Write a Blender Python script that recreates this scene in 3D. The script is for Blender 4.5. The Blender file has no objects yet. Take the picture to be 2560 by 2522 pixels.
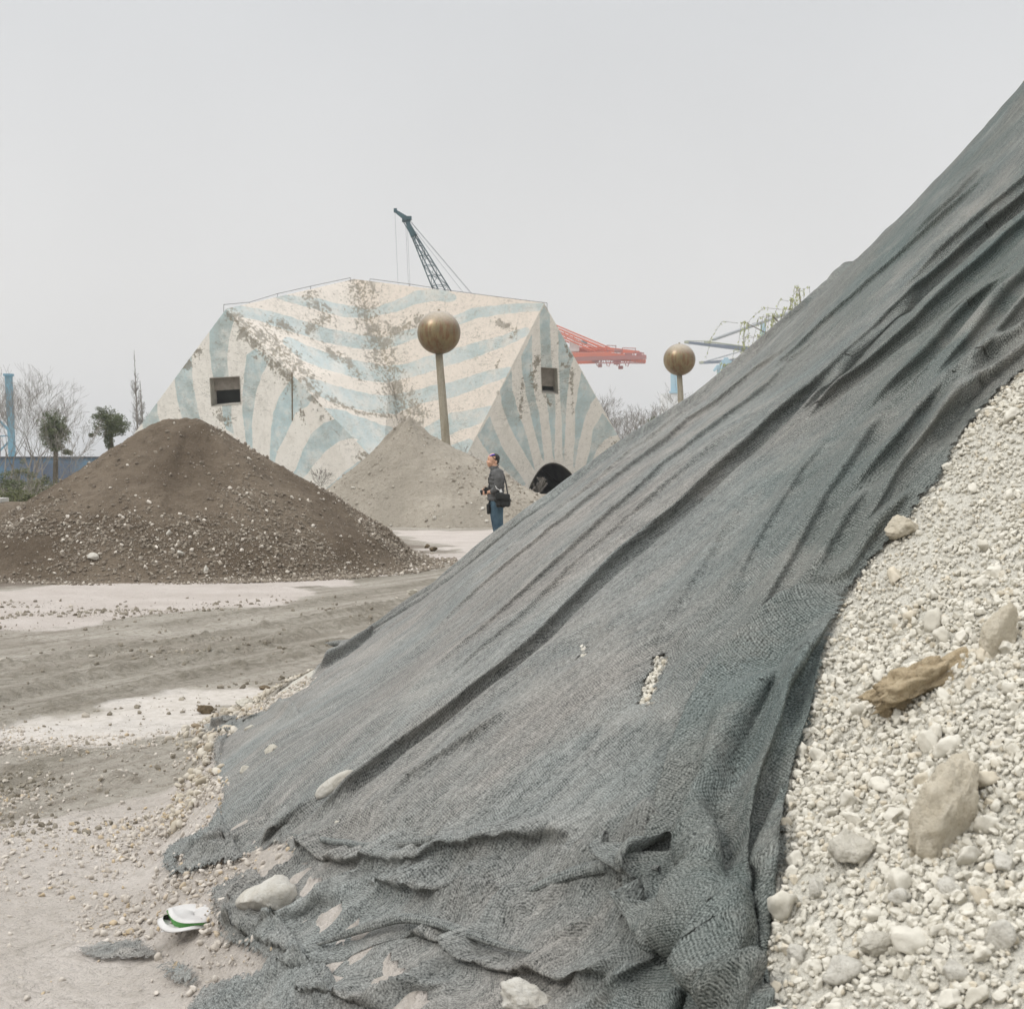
import bpy, bmesh, math, random
import numpy as np
from mathutils import Vector, Matrix, noise as mnoise
R_ = math.radians
scn = bpy.context.scene
COL = scn.collection
# ------------------------------------------------------------------ camera, sky, sun, exposure
FPX, CZ, PX0, HZ = 3615.0, 1.6, 1280.0, 1155.0      # focal length in photo pixels, eye height, centre column, horizon row
cam = bpy.data.cameras.new('camera'); camo = bpy.data.objects.new('camera', cam); COL.objects.link(camo)
cam.sensor_width = 56.0; cam.lens = FPX / 2560 * 56.0
cam.shift_y = -(1261 - HZ) / 2560.0
cam.clip_end = 6000; cam.clip_start = 0.1
camo.location = (0, 0, CZ); camo.rotation_euler = (R_(90), 0, 0)
cam.dof.use_dof = True; cam.dof.focus_distance = 9.0; cam.dof.aperture_fstop = 18
scn.camera = camo
SUN_EL, SUN_AZ = R_(46), R_(-122)
w = bpy.data.worlds.new('World'); scn.world = w; w.use_nodes = True
nt = w.node_tree; nt.nodes.clear()
def wn(t, **k):
    n = nt.nodes.new(t)
    for a, b in k.items(): setattr(n, a, b)
    return n
sky = wn('ShaderNodeTexSky', sky_type='NISHITA'); sky.sun_disc = False
sky.sun_elevation = SUN_EL; sky.sun_rotation = R_(180) - SUN_AZ; sky.dust_density = 4.0
tc = wn('ShaderNodeTexCoord'); sp = wn('ShaderNodeSeparateXYZ'); nt.links.new(tc.outputs['Generated'], sp.inputs[0])
rp = wn('ShaderNodeValToRGB'); nt.links.new(sp.outputs['Z'], rp.inputs[0])
el = rp.color_ramp.elements
el[0].position = 0.0; el[0].color = (.845, .832, .812, 1)
el[1].position = 1.0; el[1].color = (2.30, 2.33, 2.38, 1)
for p_, c_ in ((.12, (.825, .818, .808)), (.30, (.725, .735, .745)), (.42, (1.0, 1.02, 1.04))):
    e = el.new(p_); e.color = (*c_, 1)
cn = wn('ShaderNodeTexNoise'); cn.inputs['Scale'].default_value = 2.2; cn.inputs['Detail'].default_value = 3
nt.links.new(tc.outputs['Generated'], cn.inputs['Vector'])
mr = wn('ShaderNodeMapRange'); mr.inputs['To Min'].default_value = .955; mr.inputs['To Max'].default_value = 1.045
mr.inputs['From Min'].default_value = .3; mr.inputs['From Max'].default_value = .7
nt.links.new(cn.outputs[0], mr.inputs[0])
vm = wn('ShaderNodeVectorMath', operation='SCALE'); nt.links.new(rp.outputs[0], vm.inputs[0]); nt.links.new(mr.outputs[0], vm.inputs['Scale'])
b1 = wn('ShaderNodeBackground'); nt.links.new(sky.outputs[0], b1.inputs[0]); b1.inputs[1].default_value = 0.05
b2 = wn('ShaderNodeBackground'); nt.links.new(vm.outputs[0], b2.inputs[0]); b2.inputs[1].default_value = 1.0
mx = wn('ShaderNodeMixShader'); mx.inputs[0].default_value = .94
nt.links.new(b1.outputs[0], mx.inputs[1]); nt.links.new(b2.outputs[0], mx.inputs[2])
wo = wn('ShaderNodeOutputWorld'); nt.links.new(mx.outputs[0], wo.inputs[0])
sl = bpy.data.lights.new('sun', 'SUN'); sl.energy = 1.45; sl.angle = R_(18); sl.color = (1, .965, .92)
slo = bpy.data.objects.new('sun', sl); COL.objects.link(slo)
sd = Vector((math.sin(SUN_AZ) * math.cos(SUN_EL), math.cos(SUN_AZ) * math.cos(SUN_EL), math.sin(SUN_EL)))
slo.rotation_euler = sd.to_track_quat('Z', 'Y').to_euler(); slo.location = (0, -5, 20)
vs = scn.view_settings; vs.view_transform = 'Standard'; vs.look = 'None'; vs.gamma = 1; vs.exposure = 0.0; vs.use_curve_mapping = False
scn.cycles.transparent_max_bounces = 12; scn.cycles.max_bounces = 5

# ------------------------------------------------------------------ photo tracing helpers
K = 2560 / 1933.0
def DD(x, y): return (x * K, y * K)                      # overview reading -> photo pixel
def Z1(x, y): return (280 + x / 2.41625, 660 + y / 2.41625)
def Z2(x, y): return (900 + x / 2.41625, 660 + y / 2.41625)
def Z3(x, y): return (940 + x / 6.4433, 480 + y / 6.4433)
def Z4(x, y): return (1340 + x / 3.4518, 780 + y / 3.4518)
def Z5(x, y): return (x / 4.3262, 880 + y / 4.3262)
def Z7(x, y): return (1500 + x / 1.82358, 300 + y / 1.82358)
def at(p, Y): return Vector(((p[0] - PX0) / FPX * Y, Y, CZ - (p[1] - HZ) / FPX * Y))
def gr(p):                                              # photo pixel -> level ground
    Y = CZ * FPX / max(p[1] - HZ, 4.0); return ((p[0] - PX0) / FPX * Y, Y)
def proj(x, y, z):
    yy = np.maximum(y, .2); return PX0 + x / yy * FPX, HZ + (CZ - z) / yy * FPX

# ------------------------------------------------------------------ numpy noise
def _h(ix, iy, s):
    n = (ix.astype(np.int64) * 374761393 + iy.astype(np.int64) * 668265263 + s * 1442695041) & 0x7fffffff
    n = ((n ^ (n >> 13)) * 1274126177) & 0x7fffffff
    return ((n ^ (n >> 16)) & 0xffff) / 65535.0
def vn(x, y, s=0):
    x = np.asarray(x, float); y = np.asarray(y, float)
    ix = np.floor(x); iy = np.floor(y); fx = x - ix; fy = y - iy
    fx = fx * fx * (3 - 2 * fx); fy = fy * fy * (3 - 2 * fy)
    a = _h(ix, iy, s); b = _h(ix + 1, iy, s); c = _h(ix, iy + 1, s); d = _h(ix + 1, iy + 1, s)
    return (a + (b - a) * fx) * (1 - fy) + (c + (d - c) * fx) * fy
def fbm(x, y, s=0, o=4):
    t = 0; a = .5; q = 0
    for i in range(o):
        t = t + a * vn(x, y, s + i * 17); q += a; a *= .5
        x, y = (x * 1.62 + y * 1.18) + 3.1, (y * 1.62 - x * 1.18) + 7.7
    return t / q - .5                                    # -0.5 .. 0.5
def inpoly(px, py, poly):
    r = np.zeros(px.shape, bool); n = len(poly); j = n - 1
    for i in range(n):
        xi, yi = poly[i]; xj, yj = poly[j]
        if yi != yj:
            r ^= ((yi > py) != (yj > py)) & (px < (xj - xi) * (py - yi) / (yj - yi) + xi)
        j = i
    return r
def pdist(px, py, pts, closed=False, lim=None, nrm=False):
    """distance, signed side (+ = right of travel), arc length to a polyline"""
    d = np.full(px.shape, 1e9); s = np.zeros(px.shape); t = np.zeros(px.shape); L = 0; NXa = np.zeros(px.shape); NYa = np.zeros(px.shape)
    seq = list(pts) + ([pts[0]] if closed else [])
    for i in range(len(seq) - 1):
        ax, ay = seq[i][0], seq[i][1]; bx, by = seq[i + 1][0], seq[i + 1][1]
        vx, vy = bx - ax, by - ay; l2 = vx * vx + vy * vy + 1e-12; l = math.sqrt(l2)
        if lim is not None:
            m = (px > min(ax, bx) - lim) & (px < max(ax, bx) + lim) & (py > min(ay, by) - lim) & (py < max(ay, by) + lim)
            if not m.any(): L += l; continue
        else: m = slice(None)
        X = px[m]; Yv = py[m]
        u = np.clip(((X - ax) * vx + (Yv - ay) * vy) / l2, 0, 1)
        dd = np.hypot(X - ax - u * vx, Yv - ay - u * vy)
        cr = vy * (X - ax) - vx * (Yv - ay)
        k = dd < d[m]
        dm = d[m]; sm = s[m]; tm = t[m]
        dm[k] = dd[k]; sm[k] = np.sign(cr[k]); tm[k] = L + u[k] * l
        d[m] = dm; s[m] = sm; t[m] = tm
        if nrm: q = NXa[m]; q[k] = vy / l; NXa[m] = q; q = NYa[m]; q[k] = -vx / l; NYa[m] = q
        L += l
    return (d, s, t, L, NXa, NYa) if nrm else (d, s, t, L)
def smooth(e0, e1, x):
    t = np.clip((x - e0) / (e1 - e0), 0, 1); return t * t * (3 - 2 * t)

# ------------------------------------------------------------------ mesh helpers
def npmesh(name, V, F, mat=None, parent=None, sm=True, attrs=None, uv=None):
    """V (n,3); F (m,k) one face size, or a list of such arrays"""
    me = bpy.data.meshes.new(name); V = np.asarray(V, np.float32)
    Fs = [np.asarray(f) for f in F] if isinstance(F, list) else [np.asarray(F)]
    me.vertices.add(len(V)); me.vertices.foreach_set('co', V.ravel())
    tot = np.concatenate([np.full(len(f), f.shape[1]) for f in Fs]); idx = np.concatenate([f.ravel() for f in Fs])
    st = np.concatenate([[0], np.cumsum(tot)[:-1]])
    me.loops.add(len(idx)); me.loops.foreach_set('vertex_index', idx.astype(np.int32))
    me.polygons.add(len(tot)); me.polygons.foreach_set('loop_start', st.astype(np.int32)); me.polygons.foreach_set('loop_total', tot.astype(np.int32))
    me.update(calc_edges=True)
    me.polygons.foreach_set('use_smooth', np.full(len(tot), bool(sm)))
    for k, a in (attrs or {}).items():
        at_ = me.attributes.new(k, 'FLOAT', 'POINT'); at_.data.foreach_set('value', np.asarray(a, np.float32).ravel())
    if uv is not None:
        u = me.uv_layers.new(name='UVMap'); u.data.foreach_set('uv', np.asarray(uv, np.float32)[idx].ravel())
    o = bpy.data.objects.new(name, me); COL.objects.link(o)
    if mat: me.materials.append(mat)
    if parent: o.parent = parent
    return o
def gridF(nr, nc):
    i = np.arange(nr * nc).reshape(nr, nc)
    return np.stack([i[:-1, :-1], i[:-1, 1:], i[1:, 1:], i[1:, :-1]], -1).reshape(-1, 4)
class MB:
    """collects boxes, beams, tubes and soups into ONE mesh"""
    def __init__(s): s.v = []; s.q = []; s.t = []; s.n = 0
    def add(s, V, Q=None, T=None):
        V = np.asarray(V, float)
        s.v.append(V)
        if Q is not None and len(Q): s.q.append(np.asarray(Q) + s.n)
        if T is not None and len(T): s.t.append(np.asarray(T) + s.n)
        s.n += len(V)
    def tube(s, pts, rad, k=6, caps=True):
        pts = [Vector(p) for p in pts]; n = len(pts)
        if not hasattr(rad, '__len__'): rad = [rad] * n
        d0 = (pts[1] - pts[0]).normalized()
        u = d0.cross(Vector((0, 0, 1)));
        if u.length < .05: u = d0.cross(Vector((1, 0, 0)))
        u.normalize(); V = []
        for i, p in enumerate(pts):
            d = (pts[min(i + 1, n - 1)] - pts[max(i - 1, 0)])
            if d.length < 1e-9: d = d0
            d.normalize(); u = (u - d * u.dot(d)); u.normalize(); w_ = d.cross(u)
            for j in range(k):
                a = 2 * math.pi * j / k
                V.append(p + (u * math.cos(a) + w_ * math.sin(a)) * rad[i])
        Q = [(i * k + j, i * k + (j + 1) % k, (i + 1) * k + (j + 1) % k, (i + 1) * k + j) for i in range(n - 1) for j in range(k)]
        T = []
        if caps:
            V += [pts[0], pts[-1]]; a = n * k; b = a + 1
            T = [(a, (j + 1) % k, j) for j in range(k)] + [(b, (n - 1) * k + j, (n - 1) * k + (j + 1) % k) for j in range(k)]
        s.add([tuple(v) for v in V], Q, T); return s
    def beam(s, a, b, wd, hd, up=(0, 0, 1)):
        a = Vector(a); b = Vector(b); d = (b - a).normalized(); sd_ = d.cross(Vector(up))
        if sd_.length < .02: sd_ = d.cross(Vector((0, 1, 0)))
        sd_.normalize(); u = sd_.cross(d); V = []
        if not hasattr(wd, '__len__'): wd = (wd, wd)
        if not hasattr(hd, '__len__'): hd = (hd, hd)
        for p, ww, hh in ((a, wd[0], hd[0]), (b, wd[1], hd[1])):
            for x, y in ((-1, -1), (1, -1), (1, 1), (-1, 1)): V.append(p + sd_ * x * ww / 2 + u * y * hh / 2)
        s.add([tuple(v) for v in V], [(0, 3, 2, 1), (4, 5, 6, 7), (0, 1, 5, 4), (1, 2, 6, 5), (2, 3, 7, 6), (3, 0, 4, 7)]); return s
    def box(s, c, sz):
        x, y, z = c; a, b, h = sz[0] / 2, sz[1] / 2, sz[2] / 2
        V = [(x + i * a, y + j * b, z + k * h) for k in (-1, 1) for i, j in ((-1, -1), (1, -1), (1, 1), (-1, 1))]
        s.add(V, [(0, 3, 2, 1), (4, 5, 6, 7), (0, 1, 5, 4), (1, 2, 6, 5), (2, 3, 7, 6), (3, 0, 4, 7)]); return s
    def ball(s, c, r, nu=16, nv=10):
        r = Vector((r, r, r)) if not hasattr(r, '__len__') else Vector(r)
        V = [(c[0] + r.x * math.sin(math.pi * i / nv) * math.cos(2 * math.pi * j / nu), c[1] + r.y * math.sin(math.pi * i / nv) * math.sin(2 * math.pi * j / nu), c[2] + r.z * math.cos(math.pi * i / nv)) for i in range(nv + 1) for j in range(nu)]
        Q = [(i * nu + j, (i + 1) * nu + j, (i + 1) * nu + (j + 1) % nu, i * nu + (j + 1) % nu) for i in range(nv) for j in range(nu)]
        s.add(V, Q); return s
    def build(s, name, mat, parent=None, sm=False):
        F = []
        if s.q: F.append(np.concatenate(s.q))
        if s.t: F.append(np.concatenate(s.t))
        V = np.concatenate(s.v)
        if parent is not None: V = V - np.array(parent.location)
        return npmesh(name, V, F, mat, parent, sm)
def tag(o, label=None, cat=None, group=None, kind=None):
    if label: o['label'] = label
    if cat: o['category'] = cat
    if group: o['group'] = group
    if kind: o['kind'] = kind
    return o
def thing(name, loc, label, cat, group=None):
    o = bpy.data.objects.new(name, None); COL.objects.link(o); o.location = loc; o.empty_display_size = .3
    return tag(o, label, cat, group)

# ------------------------------------------------------------------ materials
class NG:
    def __init__(s, name, rough=.9, spec=.3):
        s.m = bpy.data.materials.new(name); s.m.use_nodes = True; s.t = s.m.node_tree; s.N = s.t.nodes
        s.b = s.N['Principled BSDF']; s.b.inputs['Roughness'].default_value = rough; s.b.inputs['Specular IOR Level'].default_value = spec
    def n(s, ty, ins=None, **k):
        x = s.N.new(ty)
        for a, b in k.items(): setattr(x, a, b)
        for a, b in (ins or {}).items():
            if hasattr(b, 'is_linked') : s.t.links.new(b, x.inputs[a])
            else: x.inputs[a].default_value = b
        return x
    def obj(s): return s.n('ShaderNodeTexCoord').outputs['Object']
    def uv(s): return s.n('ShaderNodeTexCoord').outputs['UV']
    def geo(s): return s.n('ShaderNodeNewGeometry').outputs['Position']
    def mapv(s, v, sc=(1, 1, 1), rot=(0, 0, 0), loc=(0, 0, 0)): return s.n('ShaderNodeMapping', {'Vector': v, 'Scale': sc, 'Rotation': rot, 'Location': loc}).outputs[0]
    def noise(s, v, sc, det=4, ro=.55, dist=0): return s.n('ShaderNodeTexNoise', {'Vector': v, 'Scale': sc, 'Detail': det, 'Roughness': ro, 'Distortion': dist}).outputs[0]
    def vor(s, v, sc, out='Distance', feat='F1'): return s.n('ShaderNodeTexVoronoi', {'Vector': v, 'Scale': sc}, feature=feat).outputs[out]
    def attr(s, a): return s.n('ShaderNodeAttribute', attribute_name=a).outputs['Fac']
    def ma(s, op, a, b=0., c=0., clamp=False):
        x = s.n('ShaderNodeMath', {0: a, 1: b, 2: c}, operation=op); x.use_clamp = clamp; return x.outputs[0]
    def rng(s, v, a, b, c=0., d=1., smooth_=False):
        return s.n('ShaderNodeMapRange', {0: v, 1: a, 2: b, 3: c, 4: d}, interpolation_type='SMOOTHSTEP' if smooth_ else 'LINEAR').outputs[0]
    def mix(s, f, a, b, mode='MIX'):
        x = s.n('ShaderNodeMix', data_type='RGBA', blend_type=mode)
        for i, v in ((0, f), (6, a), (7, b)):
            if hasattr(v, 'is_linked'): s.t.links.new(v, x.inputs[i])
            elif i == 0: x.inputs[0].default_value = v
            else: x.inputs[i].default_value = (*v[:3], 1)
        return x.outputs[2]
    def col(s, c):
        if hasattr(c, 'is_linked'): s.t.links.new(c, s.b.inputs['Base Color'])
        else: s.b.inputs['Base Color'].default_value = (*c[:3], 1)
        return s
    def bump(s, h, st=.5, d=.01, prev=None):
        x = s.n('ShaderNodeBump', {'Height': h, 'Strength': st, 'Distance': d})
        if prev is not None: s.t.links.new(prev, x.inputs['Normal'])
        s.t.links.new(x.outputs[0], s.b.inputs['Normal']); return x.outputs[0]
    def alpha(s, a): s.t.links.new(a, s.b.inputs['Alpha']); return s
def simple(name, c1, c2, sc=3, rough=.85, bump=.0, bd=.01, det=5, bsc=None, metal=0, spec=.3):
    g = NG(name, rough, spec); v = g.obj(); n_ = g.noise(v, sc, det, .6)
    g.col(g.mix(g.rng(n_, .35, .65), c1, c2)); g.b.inputs['Metallic'].default_value = metal
    if bump: g.bump(g.noise(v, bsc or sc * 3, 5, .6), bump, bd)
    return g.m
# ------------------------------------------------------------------ the lie of the land
PC = (9.4, 8.5); PR = 11.2
def rel(x, y): return np.hypot(x - PC[0], y - PC[1]), np.degrees(np.arctan2(y - PC[1], x - PC[0])) % 360
TRK = []
for q, wd, h in (([(-40, 1262), (60, 1250), (200, 1228), (330, 1212), (450, 1192), (560, 1170), (680, 1152), (790, 1130)], .10, .035),
                 ([(-40, 1330), (120, 1290), (260, 1262), (400, 1240), (520, 1212), (640, 1180), (740, 1160)], .13, .05),
                 ([(-40, 1300), (100, 1262), (250, 1243), (380, 1226), (500, 1200), (620, 1172), (740, 1148)], .09, -.035),
                 ([(-40, 1372), (120, 1330), (280, 1290), (420, 1262), (540, 1240), (650, 1210)], .14, .035),
                 ([(300, 1180), (430, 1160), (560, 1145), (700, 1120), (830, 1092)], .12, .025),
                 ([(-40, 1180), (200, 1165), (420, 1130), (640, 1098), (830, 1075)], .2, -.02),
                 ([(0, 1480), (90, 1440), (200, 1405), (300, 1390)], .07, .02)):
    TRK.append(([gr(DD(*p)) for p in q], wd, h))
POLY = lambda L: [gr(DD(*p)) for p in L]
ROAD = POLY([(-400, 1133), (0, 1117), (250, 1094), (600, 1067), (790, 1057), (835, 1044), (800, 1022), (740, 1003), (900, 1000), (1500, 992), (1500, 1062), (900, 1058), (780, 1082), (600, 1103), (480, 1148), (300, 1162), (100, 1182), (-400, 1205)])
WET = POLY([(-200, 1378), (0, 1367), (130, 1350), (250, 1322), (330, 1300), (440, 1284), (500, 1292), (470, 1312), (400, 1333), (330, 1362), (270, 1395), (200, 1404), (120, 1396), (0, 1386), (-200, 1394)])
PINK = POLY([(-500, 1620), (0, 1556), (150, 1532), (300, 1502), (400, 1476), (470, 1470), (900, 1560), (1100, 2300), (-500, 2300)])
TOED = POLY([(-300, 1128), (0, 1112), (250, 1092), (560, 1070), (760, 1060), (830, 1042), (700, 1010), (-300, 1040)])
CHURN_SHADE = {}
def GH(x, y, keep=False):
    z = .05 * fbm(x * .35, y * .35, 5, 3) + .022 * fbm(x * 2.1, y * 2.1, 6, 4)
    far = smooth(40, 24, y); ch = 0 * z
    for pts, wd, h in TRK:
        d, s_, t, L = pdist(x, y, pts, lim=1.0)
        tread = .72 + .55 * vn(t * 3.2, d * 5, 3) * (.45 + .55 * np.sin(t * 34 + 14 * s_ * d))
        ch = np.maximum(ch, np.exp(-(d / (wd * 1.7)) ** 2) * np.clip(tread, 0, 1.2))
        z = z + 1.25 * h * np.exp(-(d / wd) ** 2) * tread * far - .4 * h * np.exp(-((d - 2.1 * wd) / wd) ** 2) * far
    if keep: CHURN_SHADE['a'] = ch
    return z * smooth(300, 60, y)
def hprof(r):
    e = np.maximum(7.3 - r, 0); e2 = np.minimum(e, 1.3)
    h = .73 * (PR - r) + .5 * e2 * e2 + np.maximum(e - 1.3, 0) * .35
    return h
def PHt(x, y):
    r, th = rel(x, y)
    h = hprof(r + .28 * fbm(th * .055, r * .25, 11, 3))
    h = h + .10 * fbm(x * .9, y * .9, 12, 3) + .03 * fbm(x * 3.5, y * 3.5, 13, 3)
    # the far flank is a little hollow
    h = h - np.interp(r, [5.8, 6.02, 6.35, 6.76, 7.08, 7.32, 7.58, 7.92, 8.25, 8.5, 8.7, 9.3, 9.67, 9.93, 10.24, 10.7, 11], [.36, .36, .16, .02, -.01, .03, .08, .155, .19, .17, .155, .14, .155, .19, .17, .08, .03]) * smooth(203, 187, th) * smooth(120, 150, th)
    return h
def TH(x, y, g=None):
    """ground and the big pile together, softly joined"""
    g = .05 * fbm(x * .35, y * .35, 5, 3) if g is None else g
    p = PHt(x, y); k = .035
    return g + k * np.logaddexp(0, (p - g) / k)
def hit(p, smoothing=False):
    """where the line of sight through a photo pixel meets ground or pile (closest approach on a miss)"""
    Y = np.concatenate([np.arange(1.2, 14, .01), np.arange(14, 40, .1)])
    x = (p[0] - PX0) / FPX * Y; z = CZ - (p[1] - HZ) / FPX * Y
    h = TH(x, Y, 0 * x); dlt = z - h; m = np.nonzero(dlt <= 0)[0]
    if len(m): i = m[0]
    else: i = int(np.argmin(dlt[:1280] / Y[:1280]))
    return float(x[i]), float(Y[i]), float(h[i])
def hit_skyline(p):
    Y = np.arange(6, 12.5, .01); x = (p[0] - PX0) / FPX * Y; z = CZ - (p[1] - HZ) / FPX * Y
    i = int(np.argmin((z - TH(x, Y, 0 * x)) / Y)); return float(x[i]), float(Y[i])
def hits(L): return [hit(DD(*p))[:2] for p in L]

# ground sheet: fine where the camera looks, coarse to the horizon
def axis(segs):
    o = [segs[0][0]]
    for a, b, s0, s1 in segs:
        x = a; 
        while x < b - 1e-6:
            f_ = (x - a) / (b - a); x += s0 + (s1 - s0) * f_; o.append(min(x, b))
    return np.array(o)
gx = axis([(-2500, -60, 500, 20), (-60, -8, 6, .2), (-8, -3.4, .12, .03), (-3.4, .9, .02, .022), (.9, 20, .3, 1.5), (20, 60, 2, 10), (60, 2500, 30, 500)])
gy = axis([(-600, 0, 150, 3), (0, 3.4, .5, .06), (3.4, 9, .014, .03), (9, 20, .03, .09), (20, 45, .12, .5), (45, 120, 2, 8), (120, 4000, 20, 700)])
GX, GY = np.meshgrid(gx, gy)
gz = GH(GX, GY, True)
def blend(poly, wx, soft):
    wxp = GX + wx * fbm(GX * 1.1, GY * .8, 31, 4) + wx * .4 * fbm(GX * 5, GY * 4, 32, 3); wyp = GY + wx * 1.6 * fbm(GX * .9, GY * .8, 33, 4)
    d = pdist(wxp, wyp, poly, True)[0]; ins = inpoly(wxp, wyp, poly)
    return smooth(-soft, soft, np.where(ins, d, -d))
a_road = blend(ROAD, 1.6, .5); a_wet = np.clip(blend(WET, .9, .22) * (1.15 - 1.3 * np.maximum(fbm(GX * 1.6, GY * 3.2, 34, 5) - .02, 0) * 2.2), 0, 1); a_pink = blend(PINK, .5, .12); a_toe = blend(TOED, .8, .3)
mud = np.clip(1 - a_road - a_wet - a_pink, 0, 1)
clod = fbm(GX * 7, GY * 7, 41, 4); clod2 = fbm(GX * 19, GY * 19, 42, 3)
nearm = smooth(22, 12, GY)
gz += nearm * mud * (.085 * np.maximum(clod, 0) * (.25 + 1.3 * vn(GX * .8, GY * .8, 44)) + .034 * np.maximum(clod2, -.1))
gz += nearm * a_pink * (.034 * fbm(GX * 5, GY * 5, 45, 4) + .026 * np.maximum(clod2, -.2))
gz = gz * (1 - .85 * a_wet) - .004 * a_wet
# the yard's earth laps up onto the foot of the pile
r_t, _ = rel(GX, GY); thz = TH(GX, GY, .05 * fbm(GX * .35, GY * .35, 5, 3))
gz = np.where(r_t > 10.8, np.maximum(gz, thz + .010 * fbm(GX * 12, GY * 12, 46, 3) + .004), gz - .25 * smooth(10.8, 10.4, r_t))
gg = NG('yard_earth', .93, .25)
v = gg.geo(); n1 = gg.noise(v, 1.3, 6, .62); n2 = gg.noise(v, 14, 6, .65); n3 = gg.noise(v, 60, 4, .7); nb = gg.noise(v, .35, 3, .5)
rotv = gg.mapv(v, (1, 1, 1), (0, 0, -R_(62.6))); trk = gg.noise(gg.mapv(rotv, (.22, 6.5, 1)), 1.0, 6, .62)
cmud = gg.mix(gg.rng(n1, .36, .62), (.335, .302, .25), (.47, .432, .372))
cmud = gg.mix(gg.rng(nb, .42, .6, 0, .55), cmud, (.45, .415, .355))
cmud = gg.mix(gg.rng(n2, .50, .64, 0, .6), cmud, (.185, .16, .122)); cmud = gg.mix(gg.rng(trk, .47, .60, 0, .55), cmud, (.22, .19, .15))
croad = gg.mix(gg.rng(n1, .35, .65), (.64, .58, .53), (.54, .48, .43))
croad = gg.mix(gg.rng(n2, .55, .72, 0, .35), croad, (.36, .32, .27))
cpink = gg.mix(gg.rng(n1, .35, .65), (.66, .605, .55), (.51, .46, .405))
cpink = gg.mix(gg.rng(n2, .50, .66, 0, .5), cpink, (.36, .32, .27))
cpink = gg.mix(gg.rng(n3, .54, .7, 0, .4), cpink, (.70, .66, .61))
cmud = gg.mix(gg.ma('MULTIPLY', gg.attr('churn_shade'), gg.rng(n2, .35, .6, .35, .95)), cmud, (.20, .18, .138))  # darker churned mud along the tracks, also painting in the ruts' weak shading
def rag(a, k=.8): return gg.rng(gg.ma('ADD', gg.attr(a), gg.ma('MULTIPLY', gg.ma('SUBTRACT', gg.ma('ADD', gg.ma('MULTIPLY', n2, .6), gg.ma('MULTIPLY', n1, .4)), .5), k * 2)), .36, .66)
c = gg.mix(rag('road'), cmud, croad)
c = gg.mix(gg.attr('toe'), c, (.17, .135, .105))
c = gg.mix(rag('pink', 1.0), c, cpink)
cwet = gg.mix(gg.rng(n2, .4, .7), (.56, .52, .475), (.42, .385, .335))
c = gg.mix(gg.ma('MULTIPLY', rag('wet', 1.2), .9), c, cwet)
c = gg.mix(gg.rng(n3, .3, .7, 0, .22), c, (.12, .10, .08)); gg.col(c)
rg = gg.ma('MULTIPLY', gg.attr('wet'), gg.rng(n1, .4, .65, .0, .75)); gg.t.links.new(gg.ma('SUBTRACT', .93, rg), gg.b.inputs['Roughness'])
bst = gg.ma('SUBTRACT', 1.0, gg.ma('MULTIPLY', gg.attr('wet'), .8))
hh = gg.ma('MULTIPLY', gg.ma('ADD', gg.ma('ADD', n2, gg.ma('MULTIPLY', trk, 1.3)), gg.ma('MULTIPLY', n3, .35)), bst)
gg.bump(hh, 1.0, .06)
ground = npmesh('ground', np.stack([GX, GY, gz], -1).reshape(-1, 3), gridF(len(gy), len(gx)), gg.m, None, True,
                {'road': a_road, 'wet': a_wet, 'pink': a_pink, 'toe': a_toe * (1 - a_road) * .85, 'churn_shade': np.clip(CHURN_SHADE['a'] * (1 - a_pink) * smooth(30, 20, GY), 0, 1)})
tag(ground, kind='structure')
def gz_at(x, y):
    i = int(np.clip(np.searchsorted(gx, x), 1, len(gx) - 1)); j = int(np.clip(np.searchsorted(gy, y), 1, len(gy) - 1)); return float(gz[j, i])

# ------------------------------------------------------------------ loose stones made as one soup
def ico(sub):
    bm = bmesh.new(); bmesh.ops.create_icosphere(bm, subdivisions=sub, radius=1); bm.verts.ensure_lookup_table()
    V = np.array([v.co[:] for v in bm.verts]); F = np.array([[v.index for v in f.verts] for f in bm.faces]); bm.free(); return V, F
def stone_shapes(sub, n, seed, rough=.25, cuts=5):
    V, F = ico(sub); out = []; rs = np.random.RandomState(seed)
    for k in range(n):
        W = V.copy()
        for c_ in range(cuts):                         # planar facets
            nn = rs.randn(3); nn /= np.linalg.norm(nn); lim = rs.uniform(.5, .86)
            dd = W @ nn; m = dd > lim; W[m] -= np.outer(dd[m] - lim, nn)
        off = rs.rand(3) * 50
        disp = np.array([mnoise.fractal(Vector(p * 1.6 + off), .9, 2.0, 3) for p in V])
        W *= (1 + rough * disp)[:, None]
        out.append(W)
    return out, F
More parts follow.
